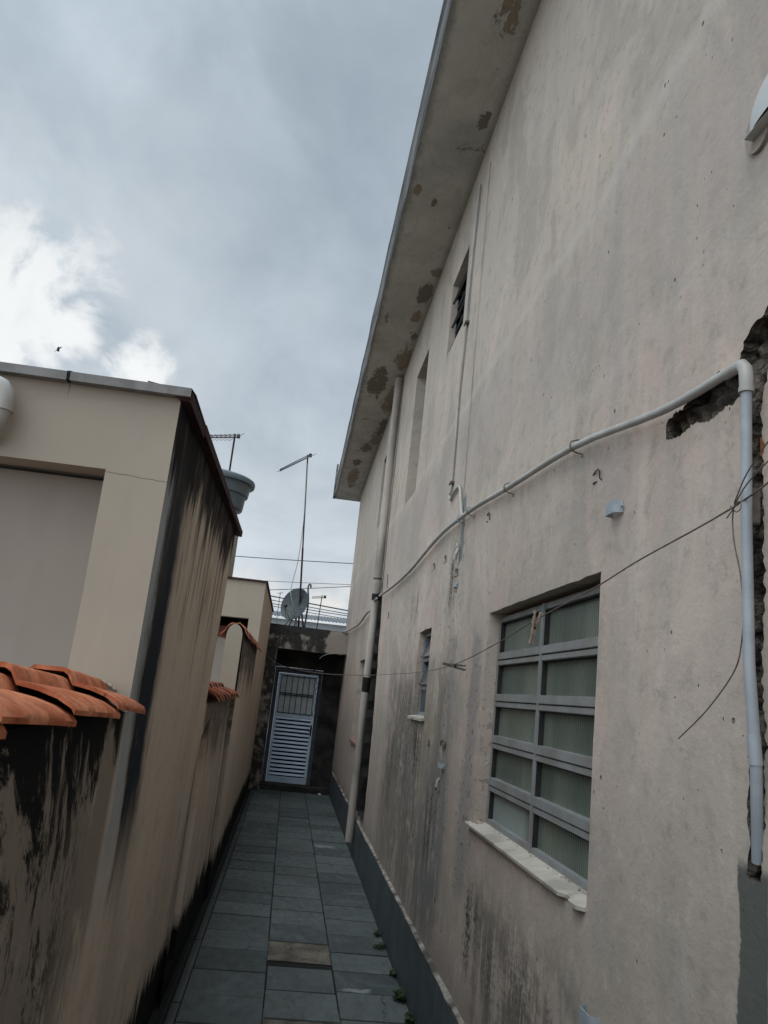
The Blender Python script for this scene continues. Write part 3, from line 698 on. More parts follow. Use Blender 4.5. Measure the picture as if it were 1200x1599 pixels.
for i, (yy, zz_) in enumerate(((2.83, 2.862), (3.82, 2.946), (4.72, 3.024), (5.02, 3.042))):
    a = MB(); a.tube([(1.0, yy-.002, zz_+.024), (.975, yy, zz_+.026), (.950, yy, zz_+.016), (.946, yy, zz_-.002), (.95, yy, zz_-.018), (.975, yy, zz_-.026), (1.0, yy, zz_-.03), (.99, yy-.01, zz_-.045)], .0028 if i != 3 else .005, 6)
    obj('pipe_clip', a, 'wire' if i != 3 else 'galv', cp)

fc = MB(); fc.tube(smooth_path([(.925, 9.75, 3.03), (.915, 9.93, 3.00), (.925, 10.2, 2.93), (.95, 11.2, 2.98), (.955, 12.4, 2.93), (.955, 13.6, 2.95), (.94, 14.8, 2.98), (.90, 15.3, 3.02)], 4), .014, 8)
obj('service_cable', fc, 'twine', label='thin pale cable running from the downpipe to the blackened gateway beam', cat='cable')

cd = thing('conduit', 'thin white conduit running down the wall beside the upper window', 'conduit', (.985, 5.5, 3.1))
a = MB(); a.tube(smooth_path([(.985, 5.45, 5.84), (.985, 5.50, 5.4), (.985, 5.53, 4.85), (.985, 5.525, 4.6), (.985, 5.57, 4.05), (.985, 5.55, 3.7), (.985, 5.55, 3.40), (.985, 5.585, 3.335), (.985, 5.54, 3.295), (.985, 5.44, 3.315), (.985, 5.30, 3.325), (.985, 5.21, 3.30), (.985, 5.15, 3.2), (.985, 5.06, 3.07)], 4), .0105, 8); obj('tube', a, 'pvc', cd, smooth=1)
for zz_, yy in ((4.68, 5.52), (3.42, 5.55)):
    a = MB(); a.bbox(.970, 1.002, yy-.04, yy+.04, zz_-.010, zz_+.010, .003); obj('clamp', a, 'wire', cd)
cd2 = MB(); cd2.tube(smooth_path([(.99, 5.12, 5.80), (.992, 5.13, 4.6), (.992, 5.12, 3.9), (.992, 5.10, 3.10)], 4), .0026, 6)
obj('thin_cable', cd2, 'ppipe', label='very thin wall-coloured cable hanging straight down beside the white conduit', cat='cable')
# fitting sticking from the wall below the pipe
a = MB(); a.tube([(.99, 5.10, 2.86), (.975, 5.10, 2.82), (.97, 5.11, 2.78)], [.008, .013, .012], 8); a.tube([(.985, 5.09, 2.87), (.985, 5.13, 2.88), (.985, 5.15, 2.90)], .006, 6)
obj('broken_cable_end', a, 'pvc', label='short broken white stub sticking out of the grey cement patch below the pipe', cat='pipe stub')
# galvanised hooks
def clip(name, y0, y1, z0, z1, mat, lab, out=.028, group=None):
    mb = MB(); n = 10; P = []
    for k in range(n+1):
        t = k/n; P.append((XR-out*min(1, 9*min(t, 1-t)), y0+(y1-y0)*t))
    v = []
    for (x, y) in P: v += [(x, y, z0), (x, y, z1), (x+.004, y, z1), (x+.004, y, z0)]
    f = []
    for k in range(n): b0 = k*4; f += [(b0+j, b0+(j+1) % 4, b0+4+(j+1) % 4, b0+4+j) for j in range(4)]
    mb.add(v, f); mb.tube([(XR-.002, y0-.006, (z0+z1)/2), (XR-.012, y0-.006, (z0+z1)/2)], .004, 6)
    return obj(name, mb, mat, label=lab, cat='wall bracket', group=group, smooth=1)
clip('wall_bracket', 2.425, 2.52, 2.515, 2.555, 'galv', 'small shiny metal bracket on bare plaster, up and right of the large window')
clip('wall_bracket', 2.455, 2.56, .985, 1.025, 'galv', 'small shiny metal bracket low on the wall at the bottom edge of the photo', .03)
clip('wall_bracket', 5.02, 5.12, 1.47, 1.50, 'galv', 'little grey metal bracket on the stained plaster, upper one above the hooked stub', .025)
clip('wall_bracket', 5.04, 5.14, 1.60, 1.63, 'rubble', 'little cement-grey bracket between the small window and the large window', .02)
clip('wall_bracket', 5.08, 5.17, 2.60, 2.63, 'galv', 'little grey bracket low in the cement patch under the long pipe', .015)
def hook(y, z, s, lab):
    mb = MB(); mb.tube([(1.003, y+1.3*s, z+.34*s), (.995, y+.4*s, z+.40*s), (.990, y-.5*s, z+.38*s), (.990, y-.75*s, z+.1*s), (.992, y-.72*s, z-.35*s), (1.003, y-.7*s, z-.5*s)], [.002, .003, .0025, .0035, .003, .002], 6)
    mb.tube([(1.003, y+1.1*s, z-.30*s), (.995, y+.6*s, z-.36*s), (1.003, y+.2*s, z-.34*s)], .0028, 6)
    return obj('wall_hook', mb, 'drk', label=lab, cat='wall hook')
hook(2.66, 2.70, .05, 'largest dark broken hook on bare wall above the large window')
hook(4.33, 2.905, .055, 'dark bent hook just under the long pipe, between its clips and the pipe elbow')
hook(5.60, 2.865, .06, 'thin dark hook below the long pipe, right one of the pair')
hook(6.07, 2.88, .06, 'thin dark hook below the long pipe, left one of the pair')
hook(8.9, 2.75, .08, 'dark hook on the wall nearest to the downpipe')
hook(5.62, 1.585, .05, 'dark hook under the sill of the small window')
hook(5.13, 2.70, .06, 'faint hook on the cement patch under the long pipe')
a = MB(); a.tube([(1.0, 5.15, 1.40), (.985, 5.14, 1.38), (.98, 5.13, 1.35), (.985, 5.17, 1.33)], .007, 8)
obj('pipe_stub', a, 'ppipe', label='curved stub painted wall colour, lowest fitting on the stained plaster', cat='pipe stub')
a = MB(); a.bbox(.972, 1.003, 1.648, 1.672, 2.315, 2.40, .003); obj('wire_anchor', a, 'woodg', label='small grey wooden block holding the clothesline beside the vertical grey pipe', cat='wall anchor')
a = MB(); a.tube([(1.0, 9.35, 3.05), (.99, 9.35, 3.28)], .004, 6); obj('nail', a, 'rust', label='thin rusty rod standing on the wall just right of the downpipe', cat='rod')
# half-dome fitting at the right edge
lt = thing('wall_lamp', 'grey white dome-shaped wall lamp cut off by the right edge', 'lamp', (1.0, 1.52, 3.235))
mb = MB(); nu, nvv = 18, 10; v = []
for i in range(nu+1):
    for j in range(nvv+1):
        t = math.pi*i/nu; s_ = math.pi/2*j/nvv
        v.append((XR-.010-.035*math.sin(s_)**.7, 1.52-.135*math.cos(t)*math.cos(s_), 3.315+.135*(math.sin(t)**.75)*math.cos(s_)))
f = [(i*(nvv+1)+j, i*(nvv+1)+j+1, (i+1)*(nvv+1)+j+1, (i+1)*(nvv+1)+j) for i in range(nu) for j in range(nvv)]
mb.add(v, f); obj('shade', mb, 'lamp', lt, smooth=2)
mb = MB(); mb.bbox(.962, 1.0, 1.38, 1.654, 3.3125, 3.3165, .001); obj('rim', mb, 'lamp', lt)
mb = MB(); mb.lathe([(.0, 0), (.055, 0), (.055, .01), (0, .01)], (0, 0, 0), 24); mb.v = [(XR-.003-zv, 1.635+xv, 3.335+yv*1.1) for (xv, yv, zv) in mb.v]; obj('back_plate', mb, 'recess', lt)

# clothesline, pegs, loose wire
a = MB(); a.tube(smooth_path([(.95, -1.5, 2.60), (.945, 1.0, 2.44), (.945, 1.66, 2.352), (.90, 2.054, 2.287), (.90, 2.4, 2.248), (.90, 2.96, 2.202), (.89, 3.6, 2.13), (.88, 4.438, 2.066), (.86, 5.6, 2.045), (.80, 7.873, 2.055)], 5), .0022, 6)
a.tube(smooth_path([(.80, 7.873, 2.055), (.5, 10.2, 2.07), (.1, 12.4, 2.13), (-.25, 14.2, 2.24), (-.49, 15.2, 2.40)], 5), .004, 5)
obj('clothesline', a, 'wire', label='thin wire clothesline strung from the grey vertical pipe across the passage', cat='clothesline')
a = MB(); a.tube(smooth_path([(.95, 1.672, 2.352), (.955, 1.684, 2.32), (.955, 1.676, 2.27), (.955, 1.652, 2.20), (.955, 1.640, 2.12), (.955, 1.645, 2.05), (.955, 1.675, 1.985), (.955, 1.79, 1.90), (.955, 1.925, 1.828)], 6), .0016, 6)
a.tube(smooth_path([(.95, 1.70, 2.335), (.945, 1.66, 2.35), (.945, 1.64, 2.36), (.945, 1.63, 2.345), (.95, 1.66, 2.34), (.95, 1.685, 2.36)], 4), .0014, 5)
a.tube(smooth_path([(.945, 1.66, 2.36), (.93, 1.58, 2.41), (.92, 1.45, 2.47), (.91, 1.2, 2.6)], 4), .0016, 5)
a.tube(smooth_path([(.945, 1.66, 2.355), (.93, 1.58, 2.385), (.92, 1.45, 2.42), (.91, 1.2, 2.5)], 4), .0016, 5)
obj('loose_wire', a, 'wire', label='loose length of thin wire dangling in a curve left of the vertical grey pipe', cat='wire')
def peg(c, d, L, w, ang, mat, lab):
    """wooden clothes peg: two tapered legs and a spring"""
    t = thing('clothes_peg', lab, 'clothes peg', c); d = Vector(d).normalized(); side = d.cross(Vector((0, 1, 0)) if abs(d.x) < .5 else Vector((1, 0, 0))).normalized(); nx = side.cross(d).normalized()
    Mx = Matrix((side, nx, d)).transposed().to_4x4(); Mx.translation = Vector(c)
    for s_ in (-1, 1):
        mt = Mx @ Matrix.Rotation(R(ang)*s_, 4, 'Y'); mb = MB(); h = w*.5
        pr = [(-L*.5, .35), (-L*.46, .8), (-L*.1, 1), (0, .7), (L*.1, 1), (L*.3, .8), (L*.36, .55), (L*.42, .85), (L*.5, .6)]
        v = []
        for (zq, k) in pr:
            for (xx, yy) in ((s_*.0012, -h), (s_*.0012, h), (s_*(.0012+h*1.1*k), h), (s_*(.0012+h*1.1*k), -h)): v.append(tuple(mt @ Vector((xx, yy, zq))))
        f = []
        for k in range(len(pr)-1): b0 = k*4; f += [(b0+j, b0+(j+1) % 4, b0+4+(j+1) % 4, b0+4+j) for j in range(4)]
        f += [(3, 2, 1, 0), tuple(len(v)-4+j for j in range(4))]
        mb.add(v, f); obj('leg', mb, mat, t)
    mb = MB(); mb.tube([tuple(Mx @ Vector(p)) for p in ((0, -w*.7, 0), (0, w*.7, 0))], w*.32, 8)
    mb.tube([tuple(Mx @ Vector(p)) for p in ((-w*.5, -w*.7, L*.15), (0, -w*.8, .0), (w*.5, -w*.7, L*.15))], w*.08, 5); obj('spring', mb, 'rust', t)
peg((.880, 2.93, 2.165), (.10, -.25, .95), .125, .015, 7, 'wood', 'pale wooden clothes peg clipped upright on the line before the large window')
peg((.885, 4.40, 2.062), (1.0, .35, -.06), .145, .017, 6, 'woodg', 'long grey weathered clothes peg hanging sideways on the line left of the large window')

# ------------------------------------------------------------ left: walls, side building, farther building
XL = -.5
def half_tile(mb, y0, y1, xl, zl, zn, zf, sc=1.0, jit=0.0):
    """one roman tile laid across the wall; profile drops from a ridge to the passage side"""
    prof = [(0, 0), (.008, .012), (.040, .029), (.080, .041), (.108, .046), (.128, .049), (.143, .074), (.156, .082), (.232, .082), (.250, .066), (.275, .045), (.31, .042), (.34, .035), (.36, .012), (.372, .0)]
    n = len(prof); th = .011; v = []; ny = 14
    for j in range(ny+1):
        y = y0+(y1-y0)*j/ny; zo = zn+(zf-zn)*j/ny+noise.noise(Vector((y*3, y0, 1)))*.002
        for (px2, pz2) in prof: v.append((xl-px2*sc+jit+(noise.noise(Vector((y*30, y0, px2)))*.004 if px2 == 0 else 0), y+noise.noise(Vector((px2*9, y0, 2)))*.004+noise.noise(Vector((px2*60, y0, 7)))*.004, zl+pz2*sc+zo))
    m_ = len(v)
    for j in range(ny+1):
        y = y0+(y1-y0)*j/ny; zo = zn+(zf-zn)*j/ny+noise.noise(Vector((y*3, y0, 1)))*.002
        for (px2, pz2) in prof: v.append((xl-px2*sc+jit, y+noise.noise(Vector((px2*9, y0, 2)))*.004, zl+pz2*sc+zo-th))
    f = []
    for j in range(ny):
        for i in range(n-1):
            a_ = j*n+i; f.append((a_, a_+1, a_+n+1, a_+n)); f.append((m_+a_, m_+a_+n, m_+a_+n+1, m_+a_+1))
    for i in range(n-1): f.append((i, m_+i, m_+i+1, i+1)); k = ny*n+i; f.append((k, k+1, m_+k+1, m_+k))
    for j in range(ny):
        for i in (0, n-1): a_ = j*n+i; f.append((a_, a_+n, m_+a_+n, m_+a_))
    mb.add(v, f)
def coping(parent, y0, y1, L, xl, zl, mat, sc=1.0, name='coping_tile'):
    y = y0; k = 0
    while y < y1-.05:
        e = min(y+L, y1); mb = MB(); half_tile(mb, y, e+.05 if e < y1 else e, xl, zl, .030+random.uniform(-.003, .003), -.004, sc, random.uniform(-.006, .006)); obj(name, mb, mat, parent, smooth=1); y = e; k += 1
def wall_top(mb, y0, y1, zb, zt, x0=-.74):
    """body of a low wall between y0 and y1, with a mortar hump on top"""
    pr = [(XL, zb), (XL, zt), (XL-.03, zt+.022), (XL-.08, zt+.03), (XL-.12, zt+.055), (XL-.19, zt+.055), (XL-.22, zt+.02), (x0, zt), (x0, zb)]
    return pr
# near yard wall
nw = thing('tiled_yard_wall', 'low wall in the near left corner, black with mould under large terracotta tiles', 'wall', (-.6, 0, 0))
ZT = 1.722
lm = lambda u, v, d: (XL+wob(u, v, .004)-d-.0, u, v)
mb = plate([(-3, -.02), (2.705, -.02), (2.705, ZT+.0), (-3, ZT)], [], lm, .12)
mb.add([(XL, -3, ZT), (XL-.05, -3, ZT+.024), (XL-.10, -3, ZT+.074), (XL-.2, -3, ZT+.074), (-.74, -3, ZT), (-.74, -3, -.02)] +
       [(XL, 2.705, ZT), (XL-.05, 2.705, ZT+.024), (XL-.10, 2.705, ZT+.074), (XL-.2, 2.705, ZT+.074), (-.74, 2.705, ZT), (-.74, 2.705, -.02)], [(i, i+1, 7+i, 6+i) for i in range(5)])
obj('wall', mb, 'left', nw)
yy = 2.66; k = 0
seg = [2.235, 1.79, 1.36, .93, .5, .07, -.36, -.8, -1.24]
prev = 2.68
for s_ in seg:
    mb = MB(); half_tile(mb, s_, prev+(.045 if prev < 2.6 else 0), -.440, 1.736, .024, -.003, 1.0, random.uniform(-.005, .008)); obj('coping_tile', mb, 'terra', nw, smooth=1); prev = s_
mb = MB(); mb.tube(smooth_path([(-.60, 2.695, 1.810), (-.57, 2.70, 1.800), (-.545, 2.70, 1.785)], 4), [.002, .004, .006, .004, .006, .007, .004, .005, .002], 7); obj('mortar_blob', mb, 'front', nw)

# side building 1
sb = thing('side_building', 'flat-roofed beige building at left with black-streaked side wall and metal roof flashing', 'building', (-2.5, 4, 0))
Y1e = 5.2
def lmap(u, v, d):
    t = (u-2.705)/(Y1e-2.705)
    off = (.025*(v/2.85)-.034*(1-v/2.85))*max(0, t)
    return (XL+off+wob(u, v, .004)-d, u, v)
mb = plate([(2.705, -.02), (Y1e, -.02), (Y1e, 2.812), (2.705, 2.812)], [], lmap, .12)
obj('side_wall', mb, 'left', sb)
mb = MB(); mb.add([(lmap(Y1e, -.02, 0)), (lmap(Y1e, 2.81, 0)), (-6, Y1e, 2.86), (-6, Y1e, -.02)], [(0, 1, 2, 3)]); mb.add([(-6, 2.705, 0), (-6, 2.705, 2.86), (-6, Y1e, 2.86), (-6, Y1e, 0)], [(0, 1, 2, 3)])
obj('rear_wall', mb, 'recess', sb)
# front face with a wide recess
fm = lambda u, v, d: (u, 2.705+d+wob(u, v, .003), v)
rec = rag([(-4.8, 0.02), (-.708, 0.02), (-.708, 2.505), (-4.8, 2.50)], .2, .0012, 4)
mb = plate([(-6, -.02), (XL, -.02), (XL, 2.795), (-6, 2.795)], [(rec, .13, False)], fm, .2)
obj('front_wall', mb, 'front', sb)
mb = plate(rec, [], lambda u, v, d: (u, 2.835+wob(u, v, .003), v), .25); obj('recessed_panel', mb, 'recess', sb)
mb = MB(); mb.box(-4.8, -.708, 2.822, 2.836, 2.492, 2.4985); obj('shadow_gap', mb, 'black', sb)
# metal flashing: folded strips with a seam
mb = MB()
def strip(mb, x0, x1):
    mb.add([(x0, 2.668, 2.790), (x0, 2.664, 2.820), (x0, 2.78, 2.838), (x0, 5.2, 2.842), (x1, 2.668, 2.790), (x1, 2.664, 2.820), (x1, 2.78, 2.838), (x1, 5.2, 2.842), (x0, 2.705, 2.790), (x1, 2.705, 2.790)],
           [(0, 1, 5, 4), (1, 2, 6, 5), (2, 3, 7, 6), (8, 0, 4, 9)])
strip(mb, -.872, -.463); strip(mb, -2.6, -.884); strip(mb, -4.4, -2.612); strip(mb, -6, -4.412)
obj('roof_flashing', mb, 'flash', sb)
mb = MB(); mb.box(-.886, -.870, 2.672, 2.8, 2.794, 2.825); obj('flashing_seam', mb, 'black', sb)
def sideflash(a_, c_, up=0.0, out=0.0):
    f_ = lambda u: lmap(min(u, Y1e), 2.81, 0)[0]
    mb.add([(f_(a_)+.0, a_, 2.792+up), (f_(a_)+.036+out, a_, 2.790+up), (f_(a_)+.038+out, a_, 2.826+up), (f_(a_)-.12, a_, 2.845+up), (f_(c_)+.0, c_, 2.792+up), (f_(c_)+.036+out, c_, 2.790+up), (f_(c_)+.038+out, c_, 2.826+up), (f_(c_)-.12, c_, 2.845+up)],
           [(0, 1, 5, 4), (1, 2, 6, 5), (2, 3, 7, 6), (0, 3, 2, 1), (4, 5, 6, 7)])
mb = MB(); sideflash(2.685, 3.10, -.012); sideflash(3.09, 4.3, .003, .003); sideflash(4.29, Y1e+.13, .005, -.002)
obj('roof_flashing', mb, 'rust', sb, label='rust-red flashing strip along the passage side')
mb = MB(); mb.box(-6, -.56, 2.80, Y1e-.01, 2.70, 2.83); obj('roof', mb, 'roofc', sb)
# white drain elbow at the frame's left edge
a = MB(); a.tube([(-1.30, 2.64, 2.735), (-1.10, 2.64, 2.732), (-1.075, 2.64, 2.722), (-1.062, 2.64, 2.705), (-1.058, 2.64, 2.67)], .034, 16); a.tube([(-1.058, 2.64, 2.675), (-1.058, 2.64, 2.642)], .037, 16)
a.tube([(-1.058, 2.64, 2.65), (-1.060, 2.64, 2.625), (-1.075, 2.65, 2.59), (-1.11, 2.66, 2.555)], .031, 16)
obj('drain_elbow', a, 'pvc', label='thick white plastic drain elbow on the beige parapet at the left edge', cat='pipe', smooth=1)

# farther low wall with tiles and niche
lw = thing('low_boundary_wall', 'low streaked wall with small terracotta tiles, between the two left buildings', 'wall', (-.6, 6.4, 0))
niche = rag([(5.24, .12), (5.62, .12), (5.70, 1.60), (5.24, 1.50)], .15, .004, 3)
lm2 = lambda u, v, d: (XL-.004+wob(u, v, .004)-d, u, v)
mb = plate([(Y1e, -.02), (7.57, -.02), (7.57, 1.70), (Y1e, 1.70)], [(niche, .07, True)], lm2, .12)
mb.add([(XL, Y1e, 1.70), (XL-.05, Y1e, 1.724), (XL-.13, Y1e, 1.755), (XL-.2, Y1e, 1.755), (-.74, Y1e, 1.70), (-.74, Y1e, -.02)] +
       [(XL, 7.57, 1.70), (XL-.05, 7.57, 1.724), (XL-.13, 7.57, 1.755), (XL-.2, 7.57, 1.755), (-.74, 7.57, 1.70), (-.74, 7.57, -.02)], [(i, i+1, 7+i, 6+i) for i in range(5)])
obj('wall', mb, 'left', lw)
coping(lw, 5.24, 7.57, .26, -.44, 1.722, 'terra2')
# higher wall with rounded end
hw = thing('rounded_end_wall', 'taller wall section with rounded plaster end and dusty tiles on top', 'wall', (-.6, 9.4, 0))
mb = MB(); prof = [(-.487, -.02), (-.487, 2.22)]
for k in range(9):
    t = math.pi*k/8; prof.append((-.560+.073*math.cos(t)*1.0, 2.27+.105*math.sin(t)))
prof += [(-.635, 2.22), (-.635, -.02)]
n = len(prof); v = [(x, 7.57, z) for x, z in prof]+[(x-.015, 11.2, z+.03 if z > 1 else z) for x, z in prof]
mb.add(v, [(i, i+1, n+i+1, n+i) for i in range(n-1)]+[tuple(range(n))]); obj('wall', mb, ['front'], hw)
mb = MB(); mb.add([(-.60, 7.566, -.02), (-.471, 7.566, -.02), (-.471, 7.566, 1.74), (-.60, 7.566, 1.74)], [(0, 1, 2, 3)]); obj('step_face', mb, 'left', hw)
mb = plate([(7.575, -.02), (11.2, -.02), (11.2, 2.30), (7.575, 2.30)], [], lambda u, v, d: (-.472+wob(u, v, .003)-max(0, u-9)*.012, u, v), .15); obj('stained_face', mb, 'left', hw)
yq = 7.60
while yq < 11.15:
    mb = MB(); jx = random.uniform(-.008, .008); L_ = .3; e = min(yq+L_+.04, 11.2); pr = []
    # barrel of tile draped over the rounded top
    v = []; m2 = 11
    for j, (y_, up) in enumerate(((yq, .014), (e, 0))):
        for th in (0, -.012):
            for k in range(m2):
                t = math.pi*(k/(m2-1)); rx = .100 if k not in (0, m2-1) else .135
                v.append((-.555+jx+rx*math.cos(t), y_, 2.265+up+th+.014*noise.noise(Vector((k*1.3, yq, 1)))+(.118*math.sin(t)**.9)-(.01 if k in (0, m2-1) else 0)+(y_-7.6)*.008))
    f = []
    for k in range(m2-1): f += [(k, k+1, 2*m2+k+1, 2*m2+k), (m2+k, 3*m2+k, 3*m2+k+1, m2+k+1), (k, m2+k, m2+k+1, k+1)]
    f += [(0, 2*m2, 3*m2, m2), (m2-1, 2*m2-1, 4*m2-1, 3*m2-1)]
    mb.add(v, f); obj('coping_tile', mb, 'terra2', hw, smooth=1); yq += L_

# farther building 2
fb = thing('far_side_building', 'smaller beige building beyond the first, with a dark window opening facing us', 'building', (-2.5, 13.2, 0))
op = rag([(-3.4, 1.2), (-.668, 1.2), (-.668, 2.722), (-3.4, 2.70)], .3, .002, 3)
mb = plate([(-5, -.02), (XL, -.02), (XL, 3.235), (-5, 3.235)], [(op, .16, False)], lambda u, v, d: (u, 11.2+d, v), .3); obj('front_wall', mb, 'front', fb)
mb = MB(); mb.box(-3.4, -.55, 11.45, 11.5, 1.2, 2.54); obj('recessed_panel', mb, 'recess', fb)
mb = MB(); mb.box(-3.4, -.55, 11.43, 11.449, 2.45, 2.60); obj('inner_beam', mb, 'inred', fb)
mb = MB(); mb.box(-3.6, -.52, 12.3, 12.35, 1, 3.0); obj('inner_room', mb, 'interior', fb)
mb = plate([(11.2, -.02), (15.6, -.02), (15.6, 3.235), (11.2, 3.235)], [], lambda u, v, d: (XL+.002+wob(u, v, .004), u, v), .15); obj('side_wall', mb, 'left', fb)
mb = MB(); mb.box(-5.03, XL+.025, 11.17, 15.6, 3.236, 3.262); obj('roof_flashing', mb, 'rust', fb)
mb = MB(); mb.box(-5, -.6, 11.3, 15.9, 3.02, 3.235); mb.box(-5, -4.95, 11.21, 15.9, 0, 3.2); mb.box(-5, -.6, 15.85, 15.9, 0, 3.2); obj('roof', mb, 'roofc', fb)
# tank on its tower
tw = MB(); tw.bbox(-2.15, -1.165, 12.55, 13.45, 3.26, 4.47, .03); obj('tank_tower', tw, 'front', label='beige masonry pedestal under the grey water tank', cat='pedestal')
wt = thing('water_tank', 'round grey plastic water tank standing on the farther left roof', 'water tank', (-1.66, 13, 4.47))
a = MB(); a.lathe([(.44, 0), (.452, .01), (.475, .10), (.525, .11), (.535, .14), (.555, .33), (.59, .345), (.595, .375), (.615, .50), (.62, .55)], (-1.66, 13, 4.47), 48)
obj('tank_body', a, 'tank', wt, smooth=1)
a = MB(); a.lathe([(.63, .515), (.675, .52), (.685, .56), (.672, .60), (.63, .625), (.50, .665), (.3, .70), (.08, .715)], (-1.66, 13, 4.47), 48); obj('tank_lid', a, 'tank', wt, smooth=1)
a = MB()
for k in range(6):
    q = k*math.pi/3+.2; cxx, cyy = -1.66+math.cos(q)*.585, 13+math.sin(q)*.585; a.bbox(cxx-.02, cxx+.02, cyy-.02, cyy+.02, 4.84, 5.0, .006)
obj('lid_clamp', a, 'tank', wt) if 0 else None

# ------------------------------------------------------------ gateway at the end of the passage
gw = thing('gateway_wall', 'blackened concrete gateway closing the passage end below the satellite dish', 'gateway', (.25, 15.6, 0))
mb = plate([(-.50, 2.555), (.02, 2.56), (.4, 2.545), (1.0, 2.575), (1.0, 2.985), (-.50, 3.0)], [], lambda u, v, d: (u, 15.3+wob(u*2, v*2, .008), v), .12)
mb.add([(-.5, 15.3, 2.555), (1.0, 15.3, 2.57), (1.0, 15.9, 2.57), (-.5, 15.9, 2.555)], [(0, 1, 2, 3)]); mb.add([(-.5, 15.3, 3.0), (1.0, 15.3, 2.985), (1.0, 16.6, 2.985), (-.5, 16.6, 3.0)], [(0, 1, 2, 3)])
obj('beam', mb, 'gatew', gw)
mb = MB(); mb.bbox(-.499, -.305, 15.304, 15.90, -.01, 2.556, .008); obj('pier', mb, 'gatew', gw)
mb = plate([(-.5, -.01), (1.0, -.01), (1.0, 3.0), (-.5, 3.0)], [(rag([(-.303, .10), (.625, .10), (.625, 2.24), (-.303, 2.24)], .3, .002), .10, False)], lambda u, v, d: (u, 15.88+d, v), .2)
obj('rear_wall', mb, 'porch', gw)
mb = MB(); mb.bbox(-.304, .99, 15.58, 15.98, -.01, .095, .01); obj('step', mb, 'porch', gw)
mb = MB(); mb.box(-.30, .97, 15.53, 15.575, -.008, .006); obj('drain_channel', mb, 'moss', gw)
dr = thing('door', '', '', (.16, 15.92, .1)); del dr['label']; del dr['category']; dr.parent = gw; dr.location = BASE[dr]-BASE[gw]; dr['label'] = 'metal door with horizontal slats below and barred glass above'
YD = 15.93
mb = MB(); mb.bbox(-.300, -.222, YD-.02, YD+.05, .10, 2.235, .004); mb.bbox(.545, .622, YD-.02, YD+.05, .10, 2.235, .004); mb.bbox(-.222, .545, YD-.02, YD+.05, 2.13, 2.235, .004); obj('door_frame', mb, 'dframe', dr)
mb = MB(); nsl = 15; z0_, z1_ = .20, 1.33
mb.bbox(-.218, .541, YD+.0, YD+.03, .105, .215, .003); mb.bbox(-.218, -.17, YD, YD+.03, .2, 2.125, .003); mb.bbox(.495, .541, YD, YD+.03, .2, 2.125, .003); mb.bbox(-.17, .495, YD, YD+.03, 1.30, 1.375, .003); mb.bbox(-.17, .495, YD, YD+.03, 2.085, 2.125, .003)
obj('door_leaf', mb, 'door', dr)
mb = MB()
for i in range(nsl):
    zc = z0_+.02+(i+.5)*(z1_-z0_-.03)/nsl; mt = Matrix.Translation((0, YD+.008, zc)) @ Matrix.Rotation(R(-22), 4, 'X'); mb.box(-.17, .495, -.005, .005, -.021, .021, mt)
obj('slat_panel', mb, 'door', dr)
mb = MB(); mb.box(-.17, .495, YD+.028, YD+.032, .2, 1.33); obj('slat_backing', mb, 'navy', dr)
mb = MB(); mb.box(-.17, .495, YD+.020, YD+.026, 1.374, 2.086); obj('pane', mb, 'dglass', dr)
mb = MB()
for i in range(7): xx = -.165+i*.654/6; mb.tube([(xx, YD-.008, 1.37), (xx, YD-.008, 2.10)], .0065, 6)
for zz_ in (1.38, 1.72, 1.75, 2.08): mb.box(-.168, .495, YD-.014, YD-.004, zz_-.008, zz_+.008)
obj('grille', mb, 'drk', dr)
mb = MB(); mb.bbox(.502, .534, YD-.03, YD+.001, 1.00, 1.20, .004); mb.tube([(.518, YD-.06, 1.09), (.44, YD-.065, 1.095)], .010, 8); mb.tube([(.518, YD-.01, 1.09), (.518, YD-.062, 1.09)], .009, 8); obj('handle', mb, 'black', dr)
# chain/cord of small loops beside the door
mb = MB()
P = []
for k in range(40):
    t = k/39; z_ = 2.18-t*.95; P.append((.565+.016*math.sin(k*1.9)+.004*t, YD-.045, z_))
mb.tube(smooth_path(P, 2), .005, 5)
P = [(.53+.022*math.cos(k*.9), YD-.045, 2.16-.9*k/30) for k in range(30)]; mb.tube(smooth_path(P, 2), .004, 5)
mb.tube(smooth_path([(-.30, YD-.05, 2.30), (-.12, YD-.05, 2.25), (.1, YD-.06, 2.19), (.36, YD-.05, 2.16), (.44, YD-.05, 2.24), (.52, YD-.05, 2.15)], 4), .007, 5)
obj('hanging_cord', mb, 'black', label='tangled black cord hanging along the right edge of the metal door', cat='cord')
a = MB(); a.tube(smooth_path([(.50, 15.28, 2.44), (.56, 15.27, 2.50), (.68, 15.27, 2.55), (.82, 15.27, 2.57), (.90, 15.27, 2.555)], 4), .006, 6)
obj('dangling_cable', a, 'twine', label='short pale cable end curving below the right side of the gateway beam', cat='cable')
a = MB(); a.lathe([(.0, 0), (.028, .004), (.030, .018), (.016, .034), (0, .036)], (.80, 15.42, 0), 12); obj('pebble', a, 'pale', label='small white pebble on the slate floor in front of the door step', cat='stone', smooth=2)

